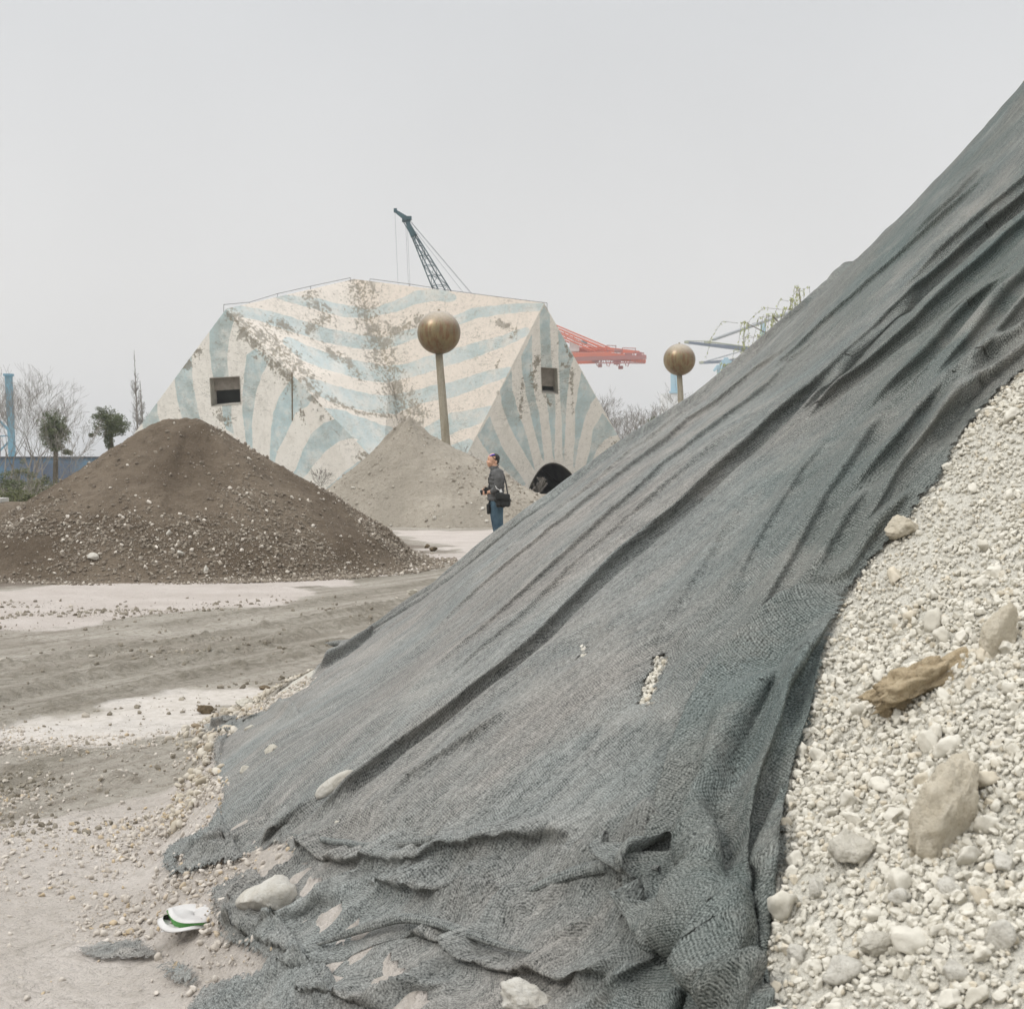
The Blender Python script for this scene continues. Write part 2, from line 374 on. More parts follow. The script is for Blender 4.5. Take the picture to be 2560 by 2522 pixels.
def soup(name, P, S, shapes, F, mat, parent=None, seed=1, flat=(.55, .95), smoothf=True, tilt=None):
    """P (n,3) centres, S (n,) radii"""
    rs = np.random.RandomState(seed); n = len(P); SH = np.array(shapes); k = rs.randint(0, len(SH), n)
    q = rs.randn(n, 4); q /= np.linalg.norm(q, axis=1)[:, None]; w_, x, y, z = q.T
    Rm = np.stack([1 - 2 * (y * y + z * z), 2 * (x * y - z * w_), 2 * (x * z + y * w_), 2 * (x * y + z * w_), 1 - 2 * (x * x + z * z), 2 * (y * z - x * w_), 2 * (x * z - y * w_), 2 * (y * z + x * w_), 1 - 2 * (x * x + y * y)], -1).reshape(n, 3, 3)
    sc = np.stack([rs.uniform(.85, 1.3, n), rs.uniform(.7, 1.0, n), rs.uniform(flat[0], flat[1], n)], -1) * np.asarray(S)[:, None]
    V = np.einsum('nij,nvj->nvi', Rm, SH[k] * sc[:, None, :]) + np.asarray(P)[:, None, :]
    nv = SH.shape[1]; FF = (F[None] + (np.arange(n) * nv)[:, None, None]).reshape(-1, 3)
    rv = np.repeat(rs.rand(n), nv)
    VV = V.reshape(-1, 3)
    if parent is not None: VV = VV - np.array(parent.location)
    return npmesh(name, VV, FF, mat, parent, smoothf, {'rnd': rv})
def stone_mat(name, ca, cb, cc, sc=18, bd=.006):
    g = NG(name, .95, .2); v = g.geo(); r_ = g.attr('rnd'); n_ = g.noise(v, sc, 5, .65)
    c_ = g.mix(g.rng(r_, 0, .8), ca, cb); c_ = g.mix(g.rng(r_, .86, .93), c_, cc)
    c_ = g.mix(g.rng(n_, .45, .7, 0, .35), c_, tuple(q * .62 for q in ca)); g.col(c_)
    g.bump(g.noise(v, sc * 3, 4, .6), .5, bd); return g.m

# ------------------------------------------------------------------ the big pile of pale gravel
def NETR(L): return [DD(*p) for p in L]
SIL = [(1940, 150), (1850, 262), (1760, 352), (1680, 432), (1610, 500), (1530, 570), (1420, 665), (1320, 750), (1240, 800), (1180, 840), (1090, 905), (1000, 970), (900, 1050), (800, 1130)]
EDGE_LB = [(700, 1200), (650, 1238), (600, 1273), (628, 1268), (585, 1300), (540, 1322), (505, 1345), (470, 1360), (425, 1363), (386, 1372), (385, 1384), (440, 1388), (412, 1400), (404, 1425), (412, 1470), (425, 1500), (412, 1540), (395, 1575), (350, 1598), (318, 1610), (308, 1640), (325, 1662), (372, 1652), (420, 1640), (480, 1625), (520, 1600), (555, 1612), (500, 1648), (440, 1668), (400, 1690), (412, 1745), (430, 1790), (470, 1800), (505, 1830), (480, 1860), (380, 1880), (350, 1930), (340, 2010)]
EDGE_R = [(1500, 2010), (1478, 1930), (1452, 1888), (1440, 1830), (1446, 1740), (1460, 1682), (1485, 1622), (1483, 1560), (1490, 1482), (1510, 1420), (1530, 1352), (1545, 1270), (1570, 1190), (1602, 1120), (1642, 1060), (1700, 1000), (1740, 940), (1780, 898), (1802, 842), (1842, 790), (1890, 735), (1945, 690), (2020, 620), (2100, 560)]
silp = [hit_skyline(DD(*p)) for p in SIL]
back = [(x - .02, y + .30) for x, y in silp]
NET = [back[0]] + back[1:] + [hit_skyline(DD(*p)) for p in EDGE_LB[:4]] + hits(EDGE_LB[4:]) + hits(EDGE_R)
# carry the net up over the shoulder outside the frame
x0_, y0_ = silp[0]
NET = [(x0_ + 1.2, y0_ + .25)] + NET + [(5.2, 6.2), (5.4, 8.6)]
HOLES = [hits(L) for L in ([(1236, 1246), (1256, 1242), (1262, 1256), (1248, 1285), (1240, 1310), (1234, 1334), (1210, 1334), (1214, 1302), (1226, 1278), (1236, 1262)],
                           [(1100, 1222), (1107, 1226), (1106, 1240), (1098, 1246)],
                           
                           [(434, 1648), (475, 1612), (530, 1590), (543, 1600), (512, 1628), (465, 1648), (430, 1660)],
                           [(330, 1630), (348, 1622), (352, 1640), (332, 1650)])]
EXTRA_NET = [hits(L) for L in ([(150, 1800), (190, 1785), (260, 1790), (300, 1815), (250, 1822), (180, 1818)], [(300, 1835), (350, 1840), (372, 1870), (330, 1868)])]

def netmask(x, y):
    """signed distance in metres, positive under the net"""
    d = pdist(x, y, NET, True)[0]; s = np.where(inpoly(x, y, NET), d, -d)
    for h in HOLES:
        dh = pdist(x, y, h, True, lim=.6)[0]; ih = inpoly(x, y, h); s = np.minimum(s, np.where(ih, -dh, dh))
    return s
gpm = NG('pale_gravel_bed', .95, .2); v = gpm.geo(); n1 = gpm.noise(v, 2.0, 4); n2 = gpm.noise(v, 40, 5, .7)
gpm.col(gpm.mix(gpm.rng(n2, .4, .7), gpm.mix(gpm.rng(n1, .35, .65), (.595, .572, .505), (.53, .507, .44)), (.47, .445, .38)))
vo = gpm.vor(v, 85); vo2 = gpm.vor(v, 200)
gpm.bump(gpm.ma('ADD', gpm.ma('MULTIPLY', vo, -1.0), gpm.ma('ADD', gpm.ma('MULTIPLY', vo2, -.4), gpm.ma('MULTIPLY', n2, .6))), .9, .012)
pile = thing('gravel_pile', (PC[0], PC[1], 0), 'huge pale gravel heap at the right, half covered by dark netting', 'gravel pile')
thd = axis([(-120, 168, 8, 1.5), (168, 203, .3, .25), (203, 226, .12, .14), (226, 240, .3, 1.5)]); rr = axis([(.05, 4.5, .5, .2), (4.5, 11.9, .022, .022)])
TT, RR = np.meshgrid(np.radians(thd), rr)
X = PC[0] + RR * np.cos(TT); Y_ = PC[1] + RR * np.sin(TT)
Zp = TH(X, Y_, .05 * fbm(X * .35, Y_ * .35, 5, 3)) - .011 - .3 * smooth(10.95, 11.2, RR) * smooth(205, 200, np.degrees(TT) % 360) - .3 * smooth(11.2, 11.5, RR)
Zp += .012 * fbm(X * 14, Y_ * 14, 51, 3) * (RR > 4.5)
npmesh('slope', np.stack([X, Y_, Zp], -1).reshape(-1, 3) - np.array([PC[0], PC[1], 0]), gridF(len(rr), len(thd))[:, ::-1], gpm.m, pile)
SMAT = stone_mat('pale_limestone', (.625, .595, .52), (.545, .515, .44), (.54, .485, .385))
rs = np.random.RandomState(3)
def pile_points(n, seed):
    rs = np.random.RandomState(seed)
    # equal-area points in the sector in view
    a = np.radians(rs.uniform(196, 230, n)); r = np.sqrt(rs.uniform(6.3 ** 2, 11.5 ** 2, n))
    x = PC[0] + r * np.cos(a); y = PC[1] + r * np.sin(a)
    z = TH(x, y); px, py = proj(x, y, z)
    k = (y > .9) & (px > 1750) & (px < 2560 + 420) & (py < 2700) & (py > 650)
    x, y = x[k], y[k]; m = netmask(x, y); k = m < .005
    return x[k], y[k]
def sandy(x, y): return smooth(.03, .14, fbm(x * 1.7, y * 1.7, 77, 3))
def layer(n, seed, lo, hi, pw, shapes, F, nm, sink=.15, thin=True):
    x, y = pile_points(n, seed); rs = np.random.RandomState(seed + 1)
    if thin: k = rs.rand(len(x)) > .75 * sandy(x, y); x, y = x[k], y[k]
    s = lo + (hi - lo) * rs.rand(len(x)) ** pw
    # towards the foot the stones that rolled down are larger
    r, _ = rel(x, y); s = s * (1 + .45 * smooth(9.3, 10.9, r))
    z = TH(x, y) - .008 + s * (.46 - sink)
    return soup(nm, np.stack([x, y, z], -1), s, shapes, F, SMAT, pile, seed, smoothf=(nm == 'coarse_stones'))
S2, F2 = stone_shapes(2, 18, 5, .24, 8); S1, F1 = stone_shapes(1, 10, 6, .35, 4); S3, F3 = stone_shapes(3, 10, 9, .3, 8)
A_, B_, C_, D_ = layer(8000, 21, .011, .030, 3.6, S3, F3, 'coarse_stones'), layer(110000, 22, .0062, .0125, 1.3, S2, F2, 'middle_stones'), layer(120000, 23, .0035, .007, 1, S1, F1, 'fine_stones', 0, False), None
for o_ in (A_, B_, C_): tag(o_, kind='stuff')
# stones that show through the holes in the net
hx = []
for h in HOLES[:2]:
    h = np.array(h); n_ = 900; x = rs.uniform(h[:, 0].min(), h[:, 0].max(), n_); y = rs.uniform(h[:, 1].min(), h[:, 1].max(), n_)
    k = inpoly(x, y, list(map(tuple, h))); hx.append(np.stack([x[k], y[k]], -1)[:120])
hx = np.concatenate(hx); ss = rs.uniform(.004, .012, len(hx)); hz = TH(hx[:, 0], hx[:, 1]) + .000
tag(soup('stones_under_holes', np.column_stack([hx, hz]), ss, S2, F2, SMAT, pile, 33), kind='stuff')

# ------------------------------------------------------------------ the net
def pl(L): return hits(L)
# (points from the top down, height, width uphill side, width of the steep side, side that is steep, groove)
FOLDS = []
def fold(L, h, w1, w2, side=1, gro=.4, t0=.06, t1=.1): FOLDS.append((pl(L), h, w1, w2, side, gro, t0, t1))
fold([(1960, 372), (1860, 455), (1760, 545), (1670, 625), (1600, 690), (1530, 755), (1460, 815), (1400, 872), (1340, 925), (1290, 975), (1240, 1015), (1195, 1052), (1150, 1092), (1112, 1128), (1060, 1178), (1010, 1232), (960, 1272), (900, 1318), (830, 1372), (760, 1422), (690, 1476), (640, 1515), (590, 1548)], .062, .05, .014, -1, .7, .0, .05)
fold([(1960, 415), (1880, 490), (1800, 560), (1720, 640), (1650, 700), (1590, 745), (1540, 790), (1500, 850)], 0.060, 0.060, 0.020, -1, .6, 0, .25)
fold([(1960, 470), (1890, 560), (1830, 630), (1770, 700), (1700, 770), (1660, 820)], 0.030, 0.050, 0.030, -1, .5, 0, .3)
fold([(1960, 560), (1900, 630), (1850, 690), (1790, 740), (1730, 800), (1690, 850), (1640, 905), (1600, 950), (1560, 1000)], 0.055, 0.060, 0.022, -1, .6, 0, .3)
fold([(1960, 640), (1900, 690), (1840, 740), (1780, 800), (1730, 860), (1690, 920), (1640, 985), (1600, 1050)], 0.040, 0.040, 0.020, -1, .5, 0, .2)
fold([(1960, 610), (1905, 655), (1850, 700), (1800, 755), (1755, 815)], 0.050, 0.035, 0.015, -1, .6, 0, .3)
fold([(1620, 1090), (1590, 1122), (1545, 1160), (1500, 1195), (1450, 1242), (1405, 1295), (1370, 1350), (1345, 1410), (1325, 1470), (1300, 1530), (1275, 1590), (1255, 1640), (1245, 1690), (1262, 1740), (1300, 1790), (1340, 1840), (1370, 1930)], .075, .045, .014, 1, .8, .12, .02)
fold([(1605, 1125), (1575, 1170), (1540, 1215), (1505, 1262), (1480, 1310), (1462, 1360), (1450, 1420), (1425, 1480), (1400, 1550), (1385, 1620), (1372, 1690), (1370, 1760), (1385, 1830), (1400, 1930)], .060, .025, .014, -1, .7, .10, .02)
fold([(1545, 1215), (1500, 1285), (1462, 1350), (1435, 1430), (1405, 1510), (1380, 1590), (1362, 1670), (1360, 1740), (1375, 1820), (1390, 1930)], .045, .02, .014, -1, .7, .15, .02)
fold([(1455, 1270), (1412, 1340), (1380, 1420), (1352, 1500), (1322, 1580), (1300, 1660), (1308, 1730), (1340, 1800), (1372, 1900)], .045, .02, .014, 1, .7, .15, .02)
fold([(1520, 1420), (1500, 1480), (1470, 1550), (1455, 1620), (1446, 1700), (1440, 1790), (1448, 1880)], .045, .02, .014, 1, .7, .15, .02)
fold([(1300, 1690), (1330, 1760), (1360, 1820), (1390, 1890)], .05, .02, .014, 1, .7, .15, .02)
fold([(1590, 1170), (1560, 1235), (1530, 1300), (1505, 1370), (1480, 1430), (1455, 1500), (1435, 1570), (1425, 1640), (1420, 1700), (1430, 1780), (1440, 1850), (1460, 1930)], .055, .02, .014, -1, .7, .12, .02)
fold([(1490, 1480), (1462, 1540), (1440, 1590), (1436, 1650), (1450, 1710)], .045, .018, .014, -1, .6, .15, .15)
fold([(1330, 1560), (1322, 1640), (1325, 1710), (1345, 1790), (1370, 1850)], .045, .018, 0.014, -1, .6, .3, .1)
fold([(1300, 1640), (1290, 1700), (1310, 1770), (1345, 1830)], .045, .018, 0.012, -1, .6, .2, .2)
fold([(545, 1590), (600, 1603), (660, 1618), (730, 1622), (800, 1618), (860, 1603), (930, 1594), (1000, 1585), (1060, 1574), (1085, 1580), (1105, 1602)], 0.033, 0.022, 0.009, 1, .8, .1, .15)
fold([(1250, 1655), (1200, 1640), (1150, 1648), (1100, 1655), (1060, 1640), (1020, 1625)], 0.033, 0.022, 0.011, 1, .8, .05, .2)
fold([(1245, 1665), (1190, 1668), (1130, 1665), (1070, 1680), (1010, 1700), (960, 1725), (920, 1745), (890, 1765)], 0.033, 0.030, 0.012, 1, .8, .05, .2)
fold([(770, 1680), (800, 1705), (850, 1710), (890, 1705), (930, 1690), (970, 1690)], 0.028, 0.022, 0.011, -1, .8, .2, .3)
fold([(880, 1770), (920, 1800), (960, 1812), (1020, 1822), (1090, 1840), (1180, 1835)], 0.033, 0.022, 0.011, 1, .8, .1, .1)
fold([(410, 1735), (470, 1765), (530, 1790), (590, 1805), (660, 1795), (720, 1770), (800, 1755), (870, 1775), (930, 1810)], 0.028, 0.019, 0.009, 1, .8, .1, .1)
fold([(440, 1700), (500, 1740), (560, 1762), (610, 1785)], 0.019, 0.015, 0.009, 1, .6, .1, .2)
fold([(520, 1830), (600, 1820), (680, 1835), (740, 1830), (800, 1815)], 0.019, 0.015, 0.009, 1, .6, .1, .2)
fold([(650, 1850), (720, 1870), (800, 1860), (880, 1850)], 0.019, 0.022, 0.011, 1, .6, .1, .2)
fold([(1290, 1770), (1240, 1800), (1190, 1850), (1150, 1900)], 0.028, 0.022, 0.011, -1, .6, .1, .2)
fold([(1340, 1770), (1300, 1830), (1260, 1890), (1240, 1960)], 0.035, 0.030, 0.014, -1, .5, .1, .1)
fold([(640, 1490), (560, 1550), (520, 1580), (545, 1600), (620, 1640)], 0.030, 0.040, 0.020, -1, .5, .2, .3)
fold([(700, 1206), (660, 1236), (620, 1262), (600, 1275)], 0.050, 0.050, 0.030, -1, .5, .0, .1)
fold([(560, 1300), (520, 1335), (480, 1358), (430, 1368), (395, 1378)], 0.045, 0.050, 0.030, -1, .4, .15, .15)
fold([(520, 1338), (548, 1352), (570, 1362)], 0.030, 0.020, 0.012, -1, .5, .15, .2)
fold([(400, 1392), (410, 1430), (425, 1470)], 0.020, 0.030, 0.020, -1, .2, .15, .2)
fold([(350, 1612), (420, 1590), (480, 1585)], 0.017, 0.022, 0.015, 1, .5, .15, .2)
fold([(1585, 585), (1440, 700), (1300, 805), (1150, 925), (1000, 1050), (870, 1160), (760, 1262), (690, 1330)], .026, .03, .014, -1, .4, .25, .3)
fold([(1660, 560), (1500, 690), (1330, 835), (1190, 955), (1060, 1072), (930, 1188), (800, 1303), (700, 1400), (640, 1445)], .030, .04, .014, -1, .4, .25, .3)
fold([(1480, 760), (1340, 860), (1200, 980), (1060, 1110), (920, 1235), (800, 1340), (690, 1440)], .020, .03, .014, -1, .4, .3, .3)
fold([(1400, 700), (1240, 830), (1080, 955), (940, 1070), (800, 1190)], .018, .03, .014, -1, .3, .3, .3)
fold([(1600, 800), (1500, 930), (1400, 1100), (1340, 1240)], .024, .04, .014, -1, .4, .3, .4)
fold([(1700, 760), (1600, 900), (1500, 1060), (1420, 1200), (1350, 1330)], .032, .05, .014, -1, .5, .25, .3)
fold([(1420, 930), (1330, 1080), (1230, 1240), (1150, 1360)], .018, .04, .014, -1, .3, .3, .4)
fold([(1010, 1320), (900, 1400), (780, 1482), (700, 1560)], .022, .04, .014, -1, .4, .3, .3)
fold([(1920, 300), (1760, 440), (1620, 565), (1480, 690), (1380, 780)], .026, .04, .014, -1, .4, .2, .35)
fold([(1880, 300), (1800, 390), (1700, 480)], .02, .04, .014, -1, .4, .3, .35)
fold([(1350, 1500), (1330, 1580), (1322, 1650), (1340, 1740), (1375, 1830), (1395, 1930)], .045, .018, .014, -1, .6, .15, .05)
fold([(1940, 640), (1870, 700), (1800, 770), (1755, 830), (1715, 885)], .035, .04, .014, -1, .9, .0, .3)
fold([(1720, 930), (1670, 990), (1620, 1060), (1585, 1120)], .030, .04, .014, -1, .9, .25, .1)
fold([(1650, 920), (1600, 990), (1560, 1060), (1530, 1130)], .025, .04, .014, -1, .9, .3, .3)
fold([(1960, 330), (1860, 420), (1770, 500), (1690, 580)], .03, .04, .014, -1, .7, 0, .35)
fold([(1960, 500), (1880, 590), (1800, 690), (1730, 770)], .05, .06, .018, -1, .8, 0, .35)
fold([(1900, 540), (1820, 600), (1740, 690), (1660, 770), (1600, 830)], .045, .05, .018, -1, .8, .1, .35)
fold([(1740, 560), (1680, 625), (1600, 700), (1510, 800), (1440, 880)], .035, .05, .016, -1, .8, .1, .35)
fold([(1470, 1260), (1430, 1330), (1400, 1400), (1372, 1480), (1350, 1560)], .045, .018, .014, -1, .6, .2, .25)
fold([(1400, 1700), (1410, 1780), (1430, 1850), (1450, 1930)], .045, .018, .014, -1, .6, .2, .05)
fold([(1310, 1760), (1330, 1810), (1365, 1880), (1400, 1950)], .045, .018, .014, -1, .6, .2, .05)
fold([(1200, 1560), (1230, 1600), (1250, 1640)], .04, .03, .014, -1, .7, .2, .2)
fold([(1160, 1640), (1180, 1655), (1240, 1665)], .05, .03, .014, 1, .9, .2, .1)
fold([(1255, 1690), (1230, 1720), (1180, 1745), (1120, 1750)], .035, .04, .014, 1, .8, .1, .4)
fold([(700, 1640), (760, 1660), (820, 1690), (860, 1720)], .03, .04, .014, 1, .8, .3, .3)
fold([(420, 1740), (480, 1752), (540, 1740), (620, 1700), (680, 1690)], .03, .03, .012, 1, .8, .2, .3)
fold([(560, 1850), (620, 1880), (700, 1890), (780, 1900)], .03, .03, .012, 1, .8, .2, .2)
# rolled hem along the skyline and down the left edge
HEM = [(p[0], p[1]) for p in silp[4:]] + hits([(700, 1200), (650, 1238), (605, 1272)])
LAT = [None, None]
def disp(x, y, ed=None):
    r, th = rel(x, y); u = np.radians(th) * 9.5
    px, py = proj(x, y, TH(x, y, 0 * x)); low = smooth(1480 * K, 1640 * K, py) * smooth(1480 * K, 1300 * K, px + .2 * (py - 1700 * K))
    z = .030 - .014 * smooth(10.5, 11, r) + .022 * (.18 - np.abs(fbm(u * 6 + r * .8, r * .8, 61, 4))) + .022 * (fbm(u * 2.4, r * .35, 62, 3)) + .010 * fbm(u * 3.5, r * 3.5, 63, 4)
    rt = smooth(1200 * K, 1600 * K, px + .35 * (py - 1200 * K))
    z = z + rt * .028 * np.abs(fbm(u * 4.2, r * .5, 64, 3))
    q = fbm(x * 3.2, y * 3.2, 65, 4); q2 = fbm(x * 8.5, y * 8.5, 66, 3)
    z = z + low * (.13 * (.2 - np.abs(fbm(x * 2.6 + y, y * 5.0 - x, 67, 4)) ** .65) + .065 * (.2 - np.abs(fbm(x * 7 - y, y * 12, 68, 3)) ** .65) + .02 * q - .006)
    LAT[0] = np.zeros(x.shape); LAT[1] = np.zeros(x.shape)
    for pts, h, w1, w2, side, gro, t0, t1 in FOLDS:
        lim = 4.6 * max(w1, w2) + .08
        d, s, t, L, nx_, ny_ = pdist(x, y, pts, lim=lim, nrm=True)
        m = d < lim
        if not m.any(): continue
        d = d[m]; s = s[m] * side; t = t[m]; tp = smooth(0, max(t0 * L, .01), t) * smooth(0, max(t1 * L, .01), L - t)
        wob = .75 + .5 * vn(t * 2.3, 0 * t, 71) ; wb2 = (vn(t * 3.1, 0 * t + 5, 72) - .5) * .02
        sd_ = s * d + wb2
        W = (.30 * w1 + .014) * wob
        pr = h * wob * np.exp(-(sd_ / W) ** 2)
        if gro: pr = pr - .75 * gro * h * np.exp(-((sd_ - 2.4 * W) / (1.3 * W)) ** 2) - .18 * gro * h * np.exp(-((sd_ + 2.8 * W) / (1.8 * W)) ** 2)
        lean = 1.15 * np.maximum(pr, 0) * tp * side
        LAT[0][m] += lean * nx_[m]; LAT[1][m] += lean * ny_[m]
        z[m] += pr * tp
    d, s, t, L = pdist(x, y, HEM, lim=.4)
    m = d < .4
    wob = .7 + .6 * vn(t[m] * 1.4, 0 * t[m], 73)
    z[m] += .05 * wob * np.exp(-((d[m] + .02) / (.06 * wob)) ** 4) - .012 * np.exp(-((d[m] - .13) / .04) ** 2)
    return z
thn = axis([(167, 195, .058, .05), (195, 224.5, .046, .034)]); rn = axis([(4.6, 8.5, .011, .009), (8.5, 12.75, .0085, .008)])
TT, RR = np.meshgrid(np.radians(thn), rn)
X = PC[0] + RR * np.cos(TT); Y_ = PC[1] + RR * np.sin(TT)
inside = inpoly(X, Y_, NET)
for e_ in EXTRA_NET: inside |= inpoly(X, Y_, e_)
# distance field only near the sheet
sd = pdist(X, Y_, NET, True, lim=.5)[0]; sd = np.where(inpoly(X, Y_, NET), np.minimum(sd, .5), -np.minimum(sd, .5))
for e_ in EXTRA_NET:
    de = pdist(X, Y_, e_, True, lim=.5)[0]; sd = np.maximum(sd, np.where(inpoly(X, Y_, e_), de, -np.minimum(de, .5)))
for h in HOLES:
    dh = pdist(X, Y_, h, True, lim=.5)[0]; sd = np.minimum(sd, np.where(inpoly(X, Y_, h), -np.minimum(dh, .5), np.minimum(dh, .5)))
dz = disp(X, Y_)
g0 = .05 * fbm(X * .35, Y_ * .35, 5, 3)
base = TH(X, Y_, g0)
ii_ = np.clip(np.searchsorted(gx, X.ravel()), 1, len(gx) - 1); jj_ = np.clip(np.searchsorted(gy, Y_.ravel()), 1, len(gy) - 1)
base = np.where(RR > 10.92, np.maximum(base, gz[jj_, ii_].reshape(X.shape) + .010), base)
# lift along the pile's own normal (the slope leans towards the foot)
dz = np.maximum(.12 * np.tanh(dz / .12), .003); kl_ = smooth(-.01, .06, sd) * .9 + .08; low_f = smooth(10.5, 10.9, RR); lm_ = np.hypot(*LAT) + 1e-6; lk_ = (.10 - .04 * low_f) * np.tanh(lm_ / (.10 - .04 * low_f)) / lm_ * kl_; LAT[0] *= lk_; LAT[1] *= lk_; slope_n = .59 * smooth(11.5, 10.6, RR)
flatk = smooth(0, .10, sd); amt = dz * (.30 + .70 * flatk)
NX = X + np.cos(TT) * slope_n * amt + LAT[0]; NY = Y_ + np.sin(TT) * slope_n * amt + LAT[1]; rl_ = np.hypot(X + LAT[0] - PC[0], Y_ + LAT[1] - PC[1]) - RR; NZ = base + amt * np.sqrt(1 - slope_n ** 2) - .73 * np.where(RR < 11, rl_, 0)
low = smooth(1560 * K, 1700 * K, proj(X, Y_, base)[1])
loose = smooth(10.95, 11.5, RR + .35 * fbm(X * 1.1, Y_ * 1.1, 91, 3))
ok = (sd > -.02)
Fg = gridF(len(rn), len(thn)); keep = ok.ravel()[Fg].all(1); Fg = Fg[keep]
use = np.unique(Fg); rem = np.full(X.size, -1); rem[use] = np.arange(len(use))
V = np.stack([NX, NY, NZ], -1).reshape(-1, 3)[use]
# cloth coordinates follow the drape: along the pile's contour and down its slope
P3 = np.stack([NX, NY, NZ], -1)
for _ in range(2): P3[1:-1, 1:-1] = .2 * (P3[1:-1, 1:-1] + P3[:-2, 1:-1] + P3[2:, 1:-1] + P3[1:-1, :-2] + P3[1:-1, 2:])
dU = np.linalg.norm(np.diff(P3, axis=1), axis=2); dV = np.linalg.norm(np.diff(P3, axis=0), axis=2)
UU = np.concatenate([np.zeros((len(rn), 1)), np.cumsum(dU, 1)], 1); VVv = np.concatenate([np.zeros((1, len(thn))), np.cumsum(dV, 0)], 0)
UU = UU - UU[:, len(thn) // 2][:, None]; VVv = VVv - VVv[len(rn) // 2][None, :]
UVn = np.stack([UU, VVv], -1).reshape(-1, 2)[use]
gn = NG('knitted_shade_net', .88, .25)
uv = gn.uv(); pos = gn.geo(); wob = gn.n('ShaderNodeTexNoise', {'Vector': uv, 'Scale': 2.2, 'Detail': 3.0}).outputs['Color']
uvd = gn.n('ShaderNodeVectorMath', {0: uv, 1: gn.n('ShaderNodeVectorMath', {0: wob, 'Scale': .10}, operation='SCALE').outputs[0]}, operation='ADD').outputs[0]
sxy = gn.n('ShaderNodeSeparateXYZ', {0: uvd}); U, Vv = sxy.outputs[0], sxy.outputs[1]
fresh = gn.attr('fresh'); edge = gn.attr('edge'); lo_ = gn.attr('loose')
lad = gn.ma('SINE', gn.ma('MULTIPLY', U, 2 * math.pi / .0105))             # wales, 17 mm apart
rung = gn.ma('SINE', gn.ma('MULTIPLY', Vv, 2 * math.pi / .0078))          # courses
fn = gn.noise(pos, 210, 3, .7); fn2 = gn.noise(pos, 75, 3, .65)
str1 = gn.noise(gn.mapv(uvd, (22, 2.0, 1)), 1.0, 5, .62)
str2 = gn.noise(gn.mapv(uvd, (95, 12.0, 1)), 1.0, 4, .65)
big = gn.noise(pos, .9, 4, .6); mid = gn.noise(pos, 5.5, 5, .65)
ladk = gn.ma('ADD', .15, gn.ma('MULTIPLY', fresh, .08))
hgt = gn.ma('ADD', gn.ma('MULTIPLY', gn.ma('ADD', lad, rung), ladk), gn.ma('ADD', gn.ma('MULTIPLY', gn.ma('SUBTRACT', fn, .5), 2.7), gn.ma('MULTIPLY', gn.ma('SUBTRACT', fn2, .5), 1.5)))
dash = gn.ma('MULTIPLY', gn.ma('MULTIPLY', gn.rng(lad, .35, .75), gn.rng(gn.ma('SINE', gn.ma('MULTIPLY', Vv, 2 * math.pi / .013)), .2, .6)), gn.rng(fn2, .46, .56)); dash = gn.ma('MULTIPLY', dash, gn.ma('ADD', .25, fresh))
thr = gn.ma('ADD', gn.ma('ADD', gn.rng(str1, .35, .68, -.95, -.60), gn.rng(mid, .52, .70, 0, .22)), gn.ma('MULTIPLY', lo_, .62))
solid = gn.rng(gn.ma('SUBTRACT', hgt, thr), -.06, .10)
fray = gn.ma('ADD', gn.ma('MULTIPLY', edge, 22.0), gn.ma('MULTIPLY', gn.ma('SUBTRACT', gn.noise(uv, 38, 5, .7), .5), 2.6))
al = gn.ma('MULTIPLY', solid, gn.rng(fray, -.15, .1)); gn.alpha(al)
cf = gn.mix(gn.rng(hgt, -.55, .60), (.020, .022, .021), (.33, .328, .312))
dust = gn.ma('ADD', gn.ma('MULTIPLY', gn.rng(str1, .45, .64), .46), gn.ma('ADD', gn.ma('MULTIPLY', gn.rng(str2, .50, .66), .46), gn.ma('MULTIPLY', gn.rng(mid, .46, .68), .22)))
dust = gn.ma('ADD', dust, gn.ma('ADD', gn.ma('MULTIPLY', lo_, .24), gn.rng(big, .45, .66, -.06, .26)), clamp=True)
cf = gn.mix(dust, cf, gn.mix(gn.rng(hgt, -.9, .7), (.11, .11, .105), (.45, .44, .415)))
cfr = gn.mix(gn.rng(hgt, -.6, .7), (.013, .022, .019), (.20, .238, .225))
cf = gn.mix(gn.ma('MULTIPLY', fresh, gn.rng(big, .36, .6, .35, .85)), cf, cfr)
tone = gn.noise(gn.mapv(uv, (1.3, .55, 1)), 1.0, 5, .62); soil_ = gn.noise(pos, 2.1, 6, .68)
cf = gn.mix(gn.rng(tone, .40, .60), gn.mix(1.0, cf, (.94, 1.0, 1.0), 'MULTIPLY'), gn.mix(1.0, cf, (1.06, 1.02, .98), 'MULTIPLY'))
cf = gn.mix(gn.ma('MULTIPLY', gn.rng(soil_, .52, .70), gn.ma('ADD', .42, gn.ma('MULTIPLY', lo_, .40)), clamp=True), cf, gn.mix(gn.rng(hgt, -.8, .8), (.20, .185, .16), (.50, .475, .43)))
cf = gn.mix(gn.ma('MULTIPLY', dash, .8), cf, (.016, .02, .019)); gn.col(cf)
gn.bump(hgt, .7, .0035)
frs = smooth(1150 * K, 1550 * K, proj(X, Y_, base)[0] + .3 * (proj(X, Y_, base)[1] - 1200 * K)) 
net = npmesh('shade_net', V, rem[Fg][:, ::-1], gn.m, None, True, {'edge': sd.ravel()[use], 'loose': loose.ravel()[use], 'fresh': frs.ravel()[use]}, UVn)
tag(net, 'dusty dark grey knitted netting draped over the gravel heap, torn at its foot', 'net')

